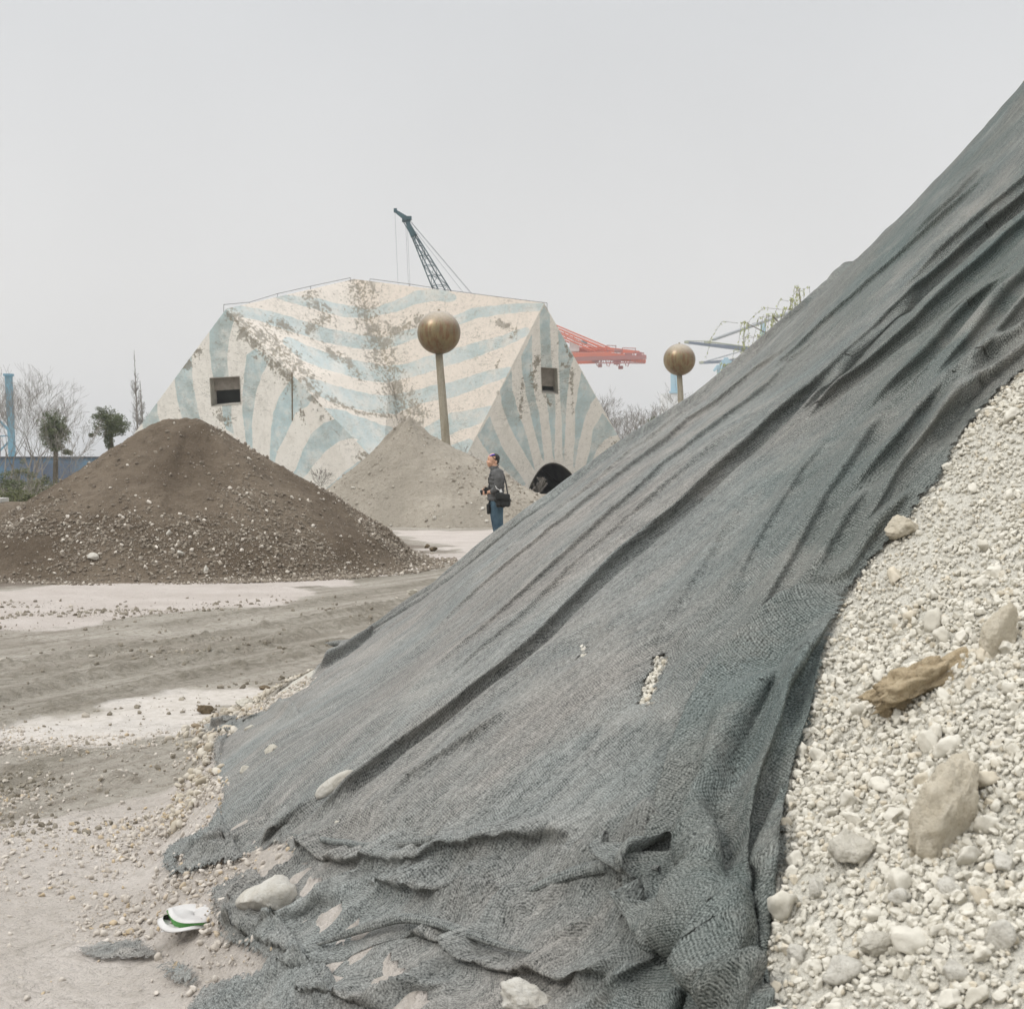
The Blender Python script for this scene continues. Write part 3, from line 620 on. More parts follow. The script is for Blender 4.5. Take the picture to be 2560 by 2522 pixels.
# rolls of cloth that lie on the sheet: the rolled hem on the skyline and the gathered ridges
def roll(name, pts2, rad, lift, fr, k=14, offs=(0, 0), ends=(.15, .15), seed=0, squash=.8):
    P = np.array(pts2, float); L = np.concatenate([[0], np.cumsum(np.hypot(*np.diff(P, axis=0).T))])
    n = max(8, int(L[-1] / .022)); t = np.linspace(0, L[-1], n)
    ker = np.array([1, 2, 3, 4, 3, 2, 1.]); ker /= ker.sum()
    x = np.interp(t, L, P[:, 0]); y = np.interp(t, L, P[:, 1])
    for _ in range(6):
        x[3:-3] = np.convolve(x, ker, 'valid'); y[3:-3] = np.convolve(y, ker, 'valid')
    x += offs[0] + .018 * fbm(t * 2.2, 0 * t, 400 + seed); y += offs[1] + .018 * fbm(t * 2.2, 0 * t + 9, 401 + seed)
    r = rad * (.62 + .8 * vn(t * 1.6, 0 * t, 402 + seed)); f_ = t / L[-1]
    r = r * np.clip(np.minimum(f_ / max(ends[0], 1e-3), (1 - f_) / max(ends[1], 1e-3)), .12, 1) ** .6
    z = TH(x, y) + .026 + r * lift
    T3 = np.stack([np.gradient(x), np.gradient(y), np.gradient(z)], -1); T3 /= np.linalg.norm(T3, axis=1)[:, None]
    h = .02; nx = -(TH(x + h, y) - TH(x - h, y)) / (2 * h); ny = -(TH(x, y + h) - TH(x, y - h)) / (2 * h)
    N3 = np.stack([nx, ny, np.ones(n)], -1); N3 -= (N3 * T3).sum(1)[:, None] * T3; N3 /= np.linalg.norm(N3, axis=1)[:, None]
    B3 = np.cross(T3, N3); a = np.linspace(0, 2 * math.pi, k + 1)
    A_g, T_g = np.meshgrid(a, t); rr_ = r[:, None] * (1 + .35 * fbm(A_g * .8 + 3, T_g * 5 + A_g * .6, 403 + seed, 3) + .22 * fbm(A_g * 1.6, T_g * 2.5 + 2.2 * A_g, 404 + seed, 2))
    rr_[:, -1] = rr_[:, 0]
    V = np.stack([x, y, z], -1)[:, None, :] + rr_[..., None] * (np.cos(a)[None, :, None] * N3[:, None, :] * squash + np.sin(a)[None, :, None] * B3[:, None, :])
    uv_ = np.stack([A_g * rad * 1.1, T_g * 1.0], -1).reshape(-1, 2); nn = n * (k + 1)
    return npmesh(name, V.reshape(-1, 3), gridF(n, k + 1)[:, ::-1], gn.m, net, True, {'edge': np.full(nn, .5), 'loose': np.full(nn, -.5), 'fresh': np.full(nn, fr)}, uv_)
skyp = [hit_skyline(DD(*p)) for p in SIL[5:] + [(750, 1165), (700, 1200), (650, 1238), (600, 1275)]]
roll('rolled_hem', skyp[2:], .050, .35, .25, offs=(0, .03), ends=(.25, .06), seed=1)
roll('rolled_hem', skyp[4:-1], .034, .3, .1, offs=(.10, -.10), ends=(.3, .3), seed=2)
roll('rolled_hem', [hit_skyline(DD(*p)) for p in [(1640, 470), (1600, 508), (1560, 545), (1510, 588)]], .045, .2, .3, offs=(0, .02), ends=(.4, .4), seed=3)
M1 = pl([(1960, 372), (1860, 455), (1760, 545), (1670, 625), (1600, 690), (1530, 755), (1460, 815), (1400, 872), (1340, 925), (1290, 975), (1240, 1015), (1195, 1052), (1150, 1092), (1112, 1128), (1060, 1178), (1010, 1232), (960, 1272), (900, 1318), (830, 1372), (760, 1422), (690, 1476), (640, 1515), (590, 1548)])
roll('gathered_fold', pl([(545, 1592), (600, 1605), (660, 1619), (730, 1622), (800, 1618), (860, 1603), (930, 1594), (1000, 1585), (1060, 1575)]), .016, .9, .2, ends=(.3, .3), seed=10)
roll('gathered_fold', pl([(1245, 1662), (1190, 1662), (1130, 1668), (1070, 1682), (1010, 1700), (960, 1725)]), .016, 1.0, .2, ends=(.3, .3), seed=11)
roll('gathered_fold', pl([(600, 1803), (660, 1793), (720, 1770), (800, 1757), (860, 1775), (930, 1812), (1020, 1826)]), .012, .9, .1, ends=(.2, .3), seed=12)
print('net faces', len(Fg), 'ground', gz.size)
# ------------------------------------------------------------------ two smaller heaps
def heap(name, label, c, prof, zmat, smat, seed, ext, npeb, pr, sizes, ny=1.0, sec=None, lob=None):
    t = thing(name, (c[0], c[1], 0), label, 'earth heap')
    def hf(x, y):
        dx = x - c[0]; dy = (y - c[1]) / ny
        r = np.hypot(dx, dy); a = np.arctan2(dy, dx)
        r = r + .35 * fbm(a * 1.6 + 4, r * .3, seed, 3) + .12 * fbm(x * 1.4, y * 1.4, seed + 1, 3)
        h = prof(r, a, dx, dy)
        if lob: h = np.maximum(h, lob(x, y))
        gl = vn(a * 9 + .4 * fbm(x, y, seed + 7), r * .35, seed + 6)
        rn_ = np.abs(fbm(a * 5, r * .5, seed + 8, 3)); h = h - smooth(.3, 1.0, h) * .16 * (.2 - rn_) * smooth(.3, 1.5, r)
        h = h + smooth(.02, .5, h) * (.15 * fbm(x * 1.3, y * 1.3, seed + 2, 3) + .085 * fbm(x * 6, y * 6, seed + 3, 5) - .05 * gl * smooth(.2, 1, r))
        return h
    n = 420; xs = np.linspace(c[0] - ext, c[0] + ext, n); ys = c[1] + (np.linspace(-1, 1, n)) * ext * ny
    X, Y = np.meshgrid(xs, ys); H = hf(X, Y)
    Z = GH(X, Y) * 0 + H
    npmesh('slope', np.stack([X, Y, Z], -1).reshape(-1, 3) - np.array([c[0], c[1], 0]), gridF(n, n), zmat, t)
    rs = np.random.RandomState(seed); m = npeb * 3
    x = c[0] + rs.uniform(-ext, ext, m); y = c[1] + rs.uniform(-1, .45, m) * ext * ny; h = hf(x, y)
    den = np.clip(.40 + 3.0 * fbm(x * .9 + y * .3, y * .9, seed + 9, 4), .04, 1) * (1 if pr is None else pr(x, y, h))
    k = (h > -.06) & (rs.rand(m) < den); x, y, h = x[k][:npeb], y[k][:npeb], h[k][:npeb]
    s = sizes[0] + (sizes[1] - sizes[0]) * rs.rand(len(x)) ** 6
    o = soup('loose_stones', np.stack([x, y, np.maximum(h, .0) + s * .3], -1), s, S1, F1, smat, t, seed, smoothf=False)
    tag(o, kind='stuff'); return t, hf
g = NG('brown_soil', .97, .15); v = g.geo(); n1 = g.noise(v, .7, 5); n2 = g.noise(v, 7, 6, .7); n3 = g.noise(v, 26, 4, .7)
c_ = g.mix(g.rng(n1, .38, .6), (.112, .086, .061), (.192, .154, .114)); c_ = g.mix(g.rng(n2, .5, .68, 0, .6), c_, (.085, .066, .048))
c_ = g.mix(g.rng(n3, .6, .72, 0, .5), c_, (.34, .30, .25)); g.col(c_); g.bump(g.ma('ADD', n2, g.ma('MULTIPLY', n3, .4)), 1.0, .09); soilm = g.m
g = NG('grey_grit', .97, .15); v = g.geo(); n1 = g.noise(v, .6, 5); n2 = g.noise(v, 9, 6, .7); n3 = g.noise(v, 22, 4, .75)
c_ = g.mix(g.rng(n1, .38, .6), (.395, .355, .295), (.31, .278, .228)); c_ = g.mix(g.rng(n2, .5, .7, 0, .45), c_, (.20, .175, .135))
c_ = g.mix(g.rng(n3, .6, .72, 0, .5), c_, (.52, .48, .42)); g.col(c_); g.bump(g.ma('ADD', n2, g.ma('MULTIPLY', n3, .5)), .9, .08); gritm = g.m
sm_b = stone_mat('soil_stones', (.30, .262, .21), (.17, .14, .11), (.60, .55, .48), 9, .01)
sm_g = stone_mat('grit_stones', (.42, .38, .32), (.28, .25, .205), (.55, .52, .46), 9, .01)
def prof_brown(r, a, dx, dy):
    h = 2.53 - .635 * np.sqrt(r * r + .28) + .14 * np.exp(-((dx + .5) ** 2 + dy * dy) / .6)
    h = h + .10 * smooth(-.8, -3, dx) * smooth(-4.9, -2.5, dx)
    return np.where(h < .14, (h - .14) * .28 + .14 - .1, h - .1 + .1 * smooth(.14, .5, h))
bh, bhf = heap('soil_heap', 'dark brown soil heap speckled with pale stones, in front of the painted building', (-5.15, 23.0), prof_brown, soilm, sm_b, 200, 6.6, 70000,
               lambda x, y, h: np.where((x > -4.6) & (h > 1.15), .35, 1.0) * smooth(-.1, .3, h + .25), (.008, .038))
def prof_grey(r, a, dx, dy):
    k = .80 - .26 * smooth(-1.2, 1.4, dx)
    return 2.66 - k * np.sqrt(r * r + .05) + .30 * np.exp(-r / .45) - .02
gh_, ghf = heap('grit_heap', 'light grey grit heap with a pointed top, behind the standing person', (-2.72, 38.0), prof_grey, gritm, sm_g, 230, 8.5, 9000, None, (.015, .06),
                .62, None, lambda x, y: 1.15 - .34 * np.sqrt((x - .2) ** 2 * .42 + ((y - 38.3) / .8) ** 2 + .3) - .1)

# ------------------------------------------------------------------ the painted folded-concrete building
bld = thing('folded_concrete_building', (0, 60, 0), 'faceted concrete building painted in faded blue and cream stripes with a railing on its ridge', 'building')
def gnd(p, Y): q = at(p, Y); q.z = -.05; return q
A = at(DD(427, 583), 58); T = at(DD(668, 527), 62.5); B = at(DD(1027, 572), 57.5)
E = at(DD(552, 708), 59); G = at(DD(722, 884), 61)
FL = gnd(DD(170, 900), 64); FR = gnd(DD(628, 940), 58.5); Gg = gnd(DD(700, 940), 60)
Vv_ = gnd(DD(790, 900), 62.5); BL = gnd(DD(835, 940), 59); BR = gnd(DD(1232, 940), 64)
K1 = gnd(DD(360, 900), 80); K2 = gnd(DD(1060, 900), 80); GV = at(DD(735, 705), 62.8)
# true ends of the sloping edges on the ground: keep their slopes in the picture
def edge_ground(P_, px2, Y2):
    """follow the line from P_ through photo pixel px2 (given depth) down to the ground"""
    q = at(px2, Y2); t = (P_.z + .05) / (P_.z - q.z); return P_ + (q - P_) * t
FL = edge_ground(A, DD(245, 830), 61.6); BL = edge_ground(B, DD(875, 870), 58.6); BR = edge_ground(B, DD(1170, 828), 61.5)
def _pl(px, a, b, c, push=0.0):
    N = (b - a).cross(c - a).normalized(); d = Vector(((px[0] - PX0) / FPX, 1, -(px[1] - HZ) / FPX)); o = Vector((0, 0, CZ)); return o + d * ((a - o).dot(N) / d.dot(N) + push)
E = _pl(DD(552, 708), A, FL, FR, 0.0); G = _pl(DD(722, 884), A, FL, FR, .5); Gg = _pl(DD(700, 940), A, FL, FR, .25); Gg.z = -.05
GV = _pl(DD(735, 705), T, B, BL); Vv_ = _pl(DD(790, 925), T, B, BL)
LEFTP = [[Z1(*p) for p in L] for L in (
 [(170, 915), (265, 795), (275, 900), (290, 960), (200, 1035), (185, 980)],
 [(370, 660), (482, 525), (480, 600), (490, 740), (532, 940), (430, 960), (395, 820), (380, 720)],
 [(588, 385), (668, 255), (742, 325), (714, 420), (695, 550), (705, 700), (615, 700), (600, 620), (590, 520)],
 [(666, 850), (722, 850), (722, 950), (740, 1030), (690, 1000), (668, 930)],
 [(815, 545), (870, 510), (955, 575), (905, 670), (870, 780), (850, 900), (845, 1000), (855, 1200), (820, 1150), (800, 1000), (788, 900), (788, 780), (802, 640)],
 [(1085, 690), (1100, 675), (1240, 775), (1180, 860), (1110, 900), (1090, 950), (1045, 1040), (1000, 1130), (960, 1300), (945, 1250), (955, 1120), (960, 1000), (975, 900), (1010, 800)],
 [(1110, 1240), (1150, 1130), (1200, 1030), (1280, 960), (1380, 925), (1450, 950), (1520, 1000), (1600, 1060), (1560, 1075), (1450, 1050), (1370, 1070), (1290, 1130), (1230, 1200), (1170, 1275), (1110, 1330), (1060, 1300)],
 [(1290, 1360), (1400, 1260), (1480, 1200), (1560, 1165), (1660, 1180), (1640, 1260), (1480, 1320), (1400, 1370), (1330, 1440), (1280, 1400)])]
RIGHTP = [[Z2(*p) for p in L] for L in (
 [(710, 1035), (785, 915), (800, 970), (860, 1110), (930, 1220), (1005, 1330), (980, 1345), (880, 1250), (790, 1160), (740, 1095)],
 [(600, 1205), (640, 1145), (660, 1200), (720, 1280), (660, 1250)],
 [(845, 765), (915, 640), (920, 760), (960, 900), (1010, 1050), (1058, 1255), (1035, 1215), (980, 1120), (900, 970), (862, 860)],
 [(972, 565), (1038, 425), (1042, 640), (1052, 780), (1082, 900), (1115, 1195), (1098, 1170), (1040, 950), (1005, 790), (982, 660)],
 [(1083, 310), (1110, 255), (1145, 305), (1150, 450), (1160, 640), (1095, 640), (1090, 450)],
 [(1122, 770), (1178, 770), (1180, 900), (1173, 1195), (1163, 1150), (1143, 950)],
 [(1198, 400), (1228, 435), (1290, 560), (1268, 640), (1252, 780), (1242, 950), (1233, 1200), (1224, 1150), (1219, 950), (1206, 780), (1200, 600)],
 [(1338, 650), (1425, 800), (1392, 850), (1352, 950), (1322, 1080), (1297, 1235), (1287, 1220), (1298, 1050), (1300, 880), (1318, 760)],
 [(1465, 900), (1560, 1030), (1478, 1060), (1425, 1130), (1385, 1240), (1360, 1240), (1388, 1130), (1408, 1000)])]
BANDS = [[(1000, 195, 28), (1200, 235, 62), (1400, 285, 74), (1550, 300, 60), (1700, 260, 64), (1850, 200, 74), (1990, 185, 74), (2060, 205, 40)],
 [(690, 270, 50), (900, 310, 76), (1100, 370, 84), (1300, 430, 92), (1500, 472, 84), (1650, 480, 74), (1800, 430, 64), (2000, 370, 62), (2180, 300, 64), (2400, 268, 58), (2620, 258, 46)],
 [(1060, 470, 50), (1150, 535, 90), (1300, 590, 100), (1500, 640, 104), (1650, 668, 104), (1800, 640, 86), (1950, 590, 96), (2200, 520, 84), (2380, 460, 66), (2500, 410, 56)],
 [(1180, 720, 70), (1350, 790, 104), (1550, 840, 112), (1700, 850, 112), (1850, 800, 86), (2050, 760, 92), (2250, 690, 78), (2400, 650, 60)],
 [(1250, 900, 60), (1400, 935, 96), (1550, 1010, 116), (1700, 1050, 116), (1850, 1070, 96), (2050, 960, 120), (2200, 925, 96), (2330, 880, 60)],
 [(1500, 1090, 60), (1600, 1150, 110), (1800, 1250, 110), (2000, 1180, 110), (2150, 1100, 90)]]
WINL = [Z1(*p) for p in ((592, 690), (770, 680), (778, 845), (602, 858))]
WINR = [Z2(*p) for p in ((1093, 625), (1190, 632), (1196, 784), (1100, 778))]
ARCH0 = ((1003, 1440), (1010, 1400), (1035, 1330), (1070, 1265), (1110, 1220), (1165, 1203), (1220, 1220), (1270, 1262), (1305, 1320), (1330, 1400), (1336, 1440))
_t = np.arange(len(ARCH0)); _u = np.linspace(0, len(ARCH0) - 1, 61); _x = np.interp(_u, _t, [p[0] for p in ARCH0]); _y = np.interp(_u, _t, [p[1] for p in ARCH0])
for _ in range(5): _x[1:-1] = (_x[:-2] + _x[1:-1] + _x[2:]) / 3; _y[1:-1] = (_y[:-2] + _y[1:-1] + _y[2:]) / 3
ARCH = [Z2(a, b) for a, b in zip(_x, _y)]
def facet(tris, n, polys=None, bands=False, holes=(), wear=()):
    Vs = []; Fs = []; off = 0
    for a, b, c in tris:
        a, b, c = (np.array(q) for q in (a, b, c)); idx = {}; P = []
        ii, jj = np.meshgrid(np.arange(n + 1), np.arange(n + 1)); m = ii + jj <= n
        num = np.full((n + 1, n + 1), -1); num[m] = np.arange(m.sum())
        i = ii[m] / n; j = jj[m] / n
        P = a + i[:, None] * (b - a) + j[:, None] * (c - a)
        f1 = np.stack([num[:-1, :-1], num[:-1, 1:], num[1:, :-1]], -1).reshape(-1, 3); f1 = f1[(f1 >= 0).all(1)]
        f2 = np.stack([num[:-1, 1:], num[1:, 1:], num[1:, :-1]], -1).reshape(-1, 3); f2 = f2[(f2 >= 0).all(1)]
        Vs.append(P); Fs.append(np.concatenate([f1, f2]) + off); off += len(P)
    V = np.concatenate(Vs); F = np.concatenate(Fs); px, py = proj(V[:, 0], V[:, 1], V[:, 2])
    bl = np.full(len(V), -1.0); px0_, py0_ = px, py
    px = px + 3.2 * fbm(px0_ / 14, py0_ / 14, 310, 3); py = py + 3.2 * fbm(px0_ / 14, py0_ / 14, 311, 3)
    for L in (polys or []):
        d = pdist(px, py, L, True)[0]; bl = np.maximum(bl, np.where(inpoly(px, py, L), d, -d) / 2.5)
    if bands:
        for Bn in BANDS:
            q = [Z1(x, y) for x, y, _ in Bn]; xs = [p[0] for p in q]
            d = pdist(px, py, q)[0]; wd = np.interp(px, xs, [w_ / 2.41625 / 2 for _, _, w_ in Bn])
            bl = np.maximum(bl, (wd - d + 5 * fbm(px / 40, py / 16, 301, 3)) / 2.5)
    wr = np.zeros(len(V))
    for L, wd in wear:
        d = pdist(px, py, [Z1(*p) for p in L])[0]; wr = np.maximum(wr, np.exp(-(d / wd) ** 2))
    keep = np.ones(len(F), bool); px, py = px0_, py0_
    for h in holes: keep &= ~inpoly(px, py, h)[F].any(1)
    return V, F[keep], np.clip(bl * .5 + .5, 0, 1), wr
g = NG('flaking_mural_paint', .9, .25); v = g.geo(); n0 = g.noise(v, .45, 4); n1 = g.noise(v, 1.6, 6, .65); n2 = g.noise(v, 7.5, 8, .72); n3 = g.noise(v, 18, 4, .7)
vs_ = g.mapv(v, (1.4, 1.4, .35)); n4 = g.noise(vs_, 2.2, 5, .65); nl = g.noise(g.mapv(v, (1, 1, 2.6)), 1.5, 5, .6, 1.2)
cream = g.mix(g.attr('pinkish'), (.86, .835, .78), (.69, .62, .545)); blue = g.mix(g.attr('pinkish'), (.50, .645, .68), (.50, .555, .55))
blue = g.mix(g.rng(n0, .4, .6), blue, (.42, .50, .50)); blue = g.mix(g.rng(n2, .5, .7, 0, .4), blue, (.52, .57, .56))
c_ = g.mix(g.ma('MULTIPLY', g.rng(g.attr('blue'), .36, .64), g.rng(n1, .38, .58, .45, 1)), cream, blue)
c_ = g.mix(g.rng(n1, .50, .70, 0, .28), c_, (.53, .51, .45)); c_ = g.mix(g.ma('MULTIPLY', g.rng(n2, .54, .62), g.ma('ADD', .26, g.ma('MULTIPLY', g.attr('pinkish'), .28))), c_, (.40, .385, .33)); c_ = g.mix(g.rng(n4, .52, .72, 0, .26), c_, (.42, .41, .36))
wear_ = g.attr('wear')
pe = g.ma('ADD', g.ma('MULTIPLY', wear_, .185), n2); c_ = g.mix(g.rng(pe, .665, .70, 0, .85), c_, (.275, .245, .19))
pe2 = g.ma('ADD', g.ma('MULTIPLY', wear_, .165), g.noise(g.mapv(v, (1, 1, 1)), 2.3, 6, .62, .6)); c_ = g.mix(g.rng(pe2, .675, .71, 0, .75), c_, (.27, .25, .21))
ln = g.ma('ABSOLUTE', g.ma('SUBTRACT', nl, .5)); c_ = g.mix(g.ma('MULTIPLY', g.rng(ln, .0, .014, .9, 0), g.rng(n0, .42, .58)), c_, (.26, .25, .22))
c_ = g.mix(g.rng(n3, .56, .7, 0, .16), c_, (.34, .33, .30)); g.col(c_); g.bump(g.ma('ADD', n2, g.ma('MULTIPLY', n3, .4)), .5, .04)
mural = g.m
def panel(name, tris, n, polys, bands, holes, wear, pk):
    V, F, bl, wr = facet(tris, n, polys, bands, holes, wear)
    return npmesh(name, V - np.array([0, 60, 0]), F, mural, bld, False, {'blue': bl, 'wear': wr, 'pinkish': np.full(len(V), pk)})
RIDGE = [(700, 290), (830, 390), (930, 480), (1050, 570), (1150, 690), (1230, 770)]
VALL = [(1510, 110), (1510, 230), (1560, 350), (1610, 480), (1640, 590), (1700, 720), (1740, 820), (1790, 900)]
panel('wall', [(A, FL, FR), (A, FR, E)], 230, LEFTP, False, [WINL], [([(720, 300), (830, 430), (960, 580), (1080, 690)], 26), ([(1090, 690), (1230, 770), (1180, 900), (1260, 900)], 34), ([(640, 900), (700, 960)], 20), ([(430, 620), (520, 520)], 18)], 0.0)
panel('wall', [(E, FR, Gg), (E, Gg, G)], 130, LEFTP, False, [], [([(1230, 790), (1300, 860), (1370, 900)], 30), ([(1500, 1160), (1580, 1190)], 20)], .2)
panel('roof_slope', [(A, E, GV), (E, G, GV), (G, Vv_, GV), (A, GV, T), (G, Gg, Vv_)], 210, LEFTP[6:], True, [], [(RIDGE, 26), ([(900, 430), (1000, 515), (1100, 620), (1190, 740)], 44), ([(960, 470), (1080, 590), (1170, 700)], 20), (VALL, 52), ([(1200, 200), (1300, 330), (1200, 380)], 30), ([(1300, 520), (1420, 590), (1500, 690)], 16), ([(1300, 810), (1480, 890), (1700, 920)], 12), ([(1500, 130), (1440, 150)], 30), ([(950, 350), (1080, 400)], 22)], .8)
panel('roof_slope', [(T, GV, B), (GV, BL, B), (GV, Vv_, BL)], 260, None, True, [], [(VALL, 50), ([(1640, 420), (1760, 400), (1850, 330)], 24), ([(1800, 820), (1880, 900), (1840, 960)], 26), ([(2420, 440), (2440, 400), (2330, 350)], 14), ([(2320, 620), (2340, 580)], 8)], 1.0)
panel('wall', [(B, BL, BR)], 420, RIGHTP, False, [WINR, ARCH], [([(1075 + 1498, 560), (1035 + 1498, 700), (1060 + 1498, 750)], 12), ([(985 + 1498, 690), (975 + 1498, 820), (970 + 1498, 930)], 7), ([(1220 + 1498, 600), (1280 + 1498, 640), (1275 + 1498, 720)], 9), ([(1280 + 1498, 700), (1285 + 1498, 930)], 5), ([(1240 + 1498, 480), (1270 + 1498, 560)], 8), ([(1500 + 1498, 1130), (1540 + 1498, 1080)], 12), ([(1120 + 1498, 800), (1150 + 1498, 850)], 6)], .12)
panel('back_wall', [(A, K1, FL), (A, T, K1), (T, K2, K1), (T, B, K2), (B, BR, K2)], 6, None, False, [], [], .2)
# a ridge rib catches the light down the left fold, and a straight crack below it
rib = MB(); rp_ = [A + Vector((0, -.02, .0)), E + Vector((0, -.04, .02)), G + Vector((0, -.04, .02))]

def plane_pt(px, P0, N):
    d = Vector(((px[0] - PX0) / FPX, 1, -(px[1] - HZ) / FPX)); o = Vector((0, 0, CZ)); t = (P0 - o).dot(N) / d.dot(N); return o + d * t
def nrm(a, b, c):
    n = (b - a).cross(c - a).normalized(); return n if n.y < 0 else -n
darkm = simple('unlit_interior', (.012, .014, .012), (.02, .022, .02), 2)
boardm = simple('weathered_board', (.20, .18, .155), (.30, .27, .235), 4, .9, .3, .02)
rimm = simple('chipped_concrete', (.50, .475, .42), (.36, .345, .30), 2.5, .9, .4, .02)
def wnd(quad, N, P0, split, cols, slot=None):
    q = [plane_pt(p, P0, N) for p in quad]; dep = .42; cx = sum(q, Vector()) / 4
    rim = MB(); out = [cx + (p - cx) * 1.035 for p in q]
    fr = [p + N * .012 for p in out]; fi = [p + N * .012 for p in q]; bk = [p - N * dep for p in q]
    V = [tuple(p) for p in fr + fi + bk]
    Q = [(i, (i + 1) % 4, 4 + (i + 1) % 4, 4 + i) for i in range(4)] + [(4 + i, 4 + (i + 1) % 4, 8 + (i + 1) % 4, 8 + i) for i in range(4)]
    rim.add(V, Q); w_ = rim.build('window', rimm, bld)
    s0 = q[0].lerp(q[3], split); s1 = q[1].lerp(q[2], split); b_ = MB()
    pts = [q[0], q[1], s1, s0]; k = dep * .62; b_.add([tuple(p - N * k) for p in pts] + [tuple(p - N * (k + .05)) for p in pts], [(0, 1, 2, 3), (7, 6, 5, 4), (3, 2, 6, 7)])
    o = b_.build('board', boardm, None); o.data.transform(Matrix.Translation(-bld.location)); o.parent = w_
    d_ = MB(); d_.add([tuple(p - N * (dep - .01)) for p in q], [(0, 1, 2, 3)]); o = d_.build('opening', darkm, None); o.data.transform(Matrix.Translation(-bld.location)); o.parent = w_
NL_ = nrm(A, FL, FR); NR_ = nrm(B, BL, BR)
wnd(WINL, NL_, A, .50, 1); wnd(WINR, NR_, B, .80, 1)
# arched tunnel in the right gable
am = MB(); q = [plane_pt(p, B, NR_) for p in ARCH]; n_ = len(q)
cxm = (q[0] + q[-1]) / 2; outer = [cxm + (p - cxm) * 1.035 + NR_ * .012 for p in q]; inn = [p + NR_ * .012 for p in q]; bk = [p - NR_ * 7 for p in q]
am.add([tuple(p) for p in outer + inn + bk], [(i, i + 1, n_ + i + 1, n_ + i) for i in range(n_ - 1)] + [(n_ + i, n_ + i + 1, 2 * n_ + i + 1, 2 * n_ + i) for i in range(n_ - 1)])
am.build('tunnel_arch', simple('dark_concrete', (.10, .09, .07), (.055, .05, .042), 2, .95, .4, .03), bld)  # dark brown concrete on the arch rim and tunnel lining
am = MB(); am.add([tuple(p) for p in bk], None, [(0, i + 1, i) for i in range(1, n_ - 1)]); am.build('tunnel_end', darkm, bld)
# thin railing along the ridge
rm = simple('thin_steel', (.10, .10, .10), (.16, .15, .14), 3); rl = MB()
def rail(pts):
    for a, b in zip(pts[:-1], pts[1:]): rl.tube([a, b], .012, 5)
    for a, b in zip(pts[:-1], pts[1:]):
        k = max(1, int((b - a).length / 1.3))
        for i in range(k + 1):
            p = a.lerp(b, i / k); rl.tube([p, p - Vector((0, 0, .30))], .010, 4)
rail([at(Z1(675, 246), 58), at(Z1(830, 232), 59.2), at(Z1(1000, 180), 60.5), at(Z1(1200, 135), 61.6), at(Z1(1440, 84), 62.3)])
rail([at(Z2(60, 91), 62.2), at(Z2(300, 122), 61.2), at(Z2(520, 157), 60.2), at(Z2(800, 195), 59), at(Z2(1130, 236), 57.6)])
rl.build('railing', rm, bld)
cr = MB(); NLp = NL_
a0 = plane_pt(Z1(1088, 655), A, NLp); a1 = plane_pt(Z1(1090, 945), A, NLp); cr.beam(a0 + NLp * .01, a1 + NLp * .01, .05, .02); cr.build('crease_line', simple('crease_brown', (.17, .13, .085), (.25, .2, .14), 3), bld)  # thin dark brown strip standing in for the vertical crease in the wall

# ------------------------------------------------------------------ two globes on posts
g = NG('rusty_globe', .36, .5); v = g.obj(); n1 = g.noise(v, 2.5, 5); n2 = g.noise(g.mapv(v, (7, 7, .45)), 1.6, 5, .65); zz = g.n('ShaderNodeSeparateXYZ', {0: v}).outputs[2]
c_ = g.mix(g.rng(n1, .35, .65), (.235, .180, .092), (.165, .128, .068)); c_ = g.mix(g.rng(n2, .48, .60, 0, .8), c_, (.17, .075, .035))
c_ = g.mix(g.ma('MULTIPLY', g.rng(zz, .18, .5), g.rng(n2, .3, .62, .5, 1)), c_, (.36, .31, .245)); c_ = g.mix(g.rng(g.noise(v, 22, 4), .5, .72, 0, .4), c_, (.10, .085, .055))  # paler top: light from above put into the globe's colour
g.col(c_); g.b.inputs['Metallic'].default_value = .45; g.bump(n2, .3, .01); globem = g.m
g = NG('mossy_concrete_post', .93, .2); v = g.obj(); n1 = g.noise(g.mapv(v, (3, 3, .5)), 1.8, 5); n2 = g.noise(v, 16, 5, .7)
c_ = g.mix(g.rng(n1, .38, .62), (.235, .205, .145), (.315, .285, .225)); c_ = g.mix(g.rng(n2, .5, .7, 0, .5), c_, (.14, .12, .08)); g.col(c_); g.bump(n2, .5, .015); postm = g.m
def globe(cpx, rad_px, foot_px, Y, label, w0, w1):
    c = at(cpx, Y); f_ = at(foot_px, Y); f_.z = 0; r = rad_px / FPX * Y
    # carry the post's lean down to the ground
    t = thing('globe_on_post', (f_.x, Y, 0), label, 'globe post', 'rusty globes on concrete posts')
    b = MB(); b.ball((0, 0, 0), r, 56, 36); o = b.build('globe', globem, None, True); o.parent = t; o.location = c - t.location
    s = MB()
    for z_ in (0.0,): s.tube([(r * 1.003 * math.cos(a), r * 1.003 * math.sin(a), z_) for a in np.linspace(0, 2 * math.pi, 49)], .006, 5)
    so = s.build('seam', globem, None, True); so.parent = o
    cap = MB(); cap.tube([(0, 0, r - .01), (0, 0, r + .05)], [.05, .03], 8); co_ = cap.build('cap', postm, None); co_.parent = o
    p = MB(); n_ = 14; top = c - Vector((0, 0, r * .94)); ax = [(f_).lerp(top, i / n_) for i in range(n_ + 1)]
    p.tube(ax, [w0 + (w1 - w0) * i / n_ for i in range(n_ + 1)], 14); p.build('post', postm, t, True)
    return t
globe(DD(828.5, 628), 54.2, DD(852.5, 966), 45, 'rusty globe on a leaning post, the larger one, in front of the painted building', .155, .115)
globe(DD(1282.5, 679), 40.0, DD(1296, 950), 61, 'rusty globe on a post, the smaller one, rising behind the netted heap', .155, .115)
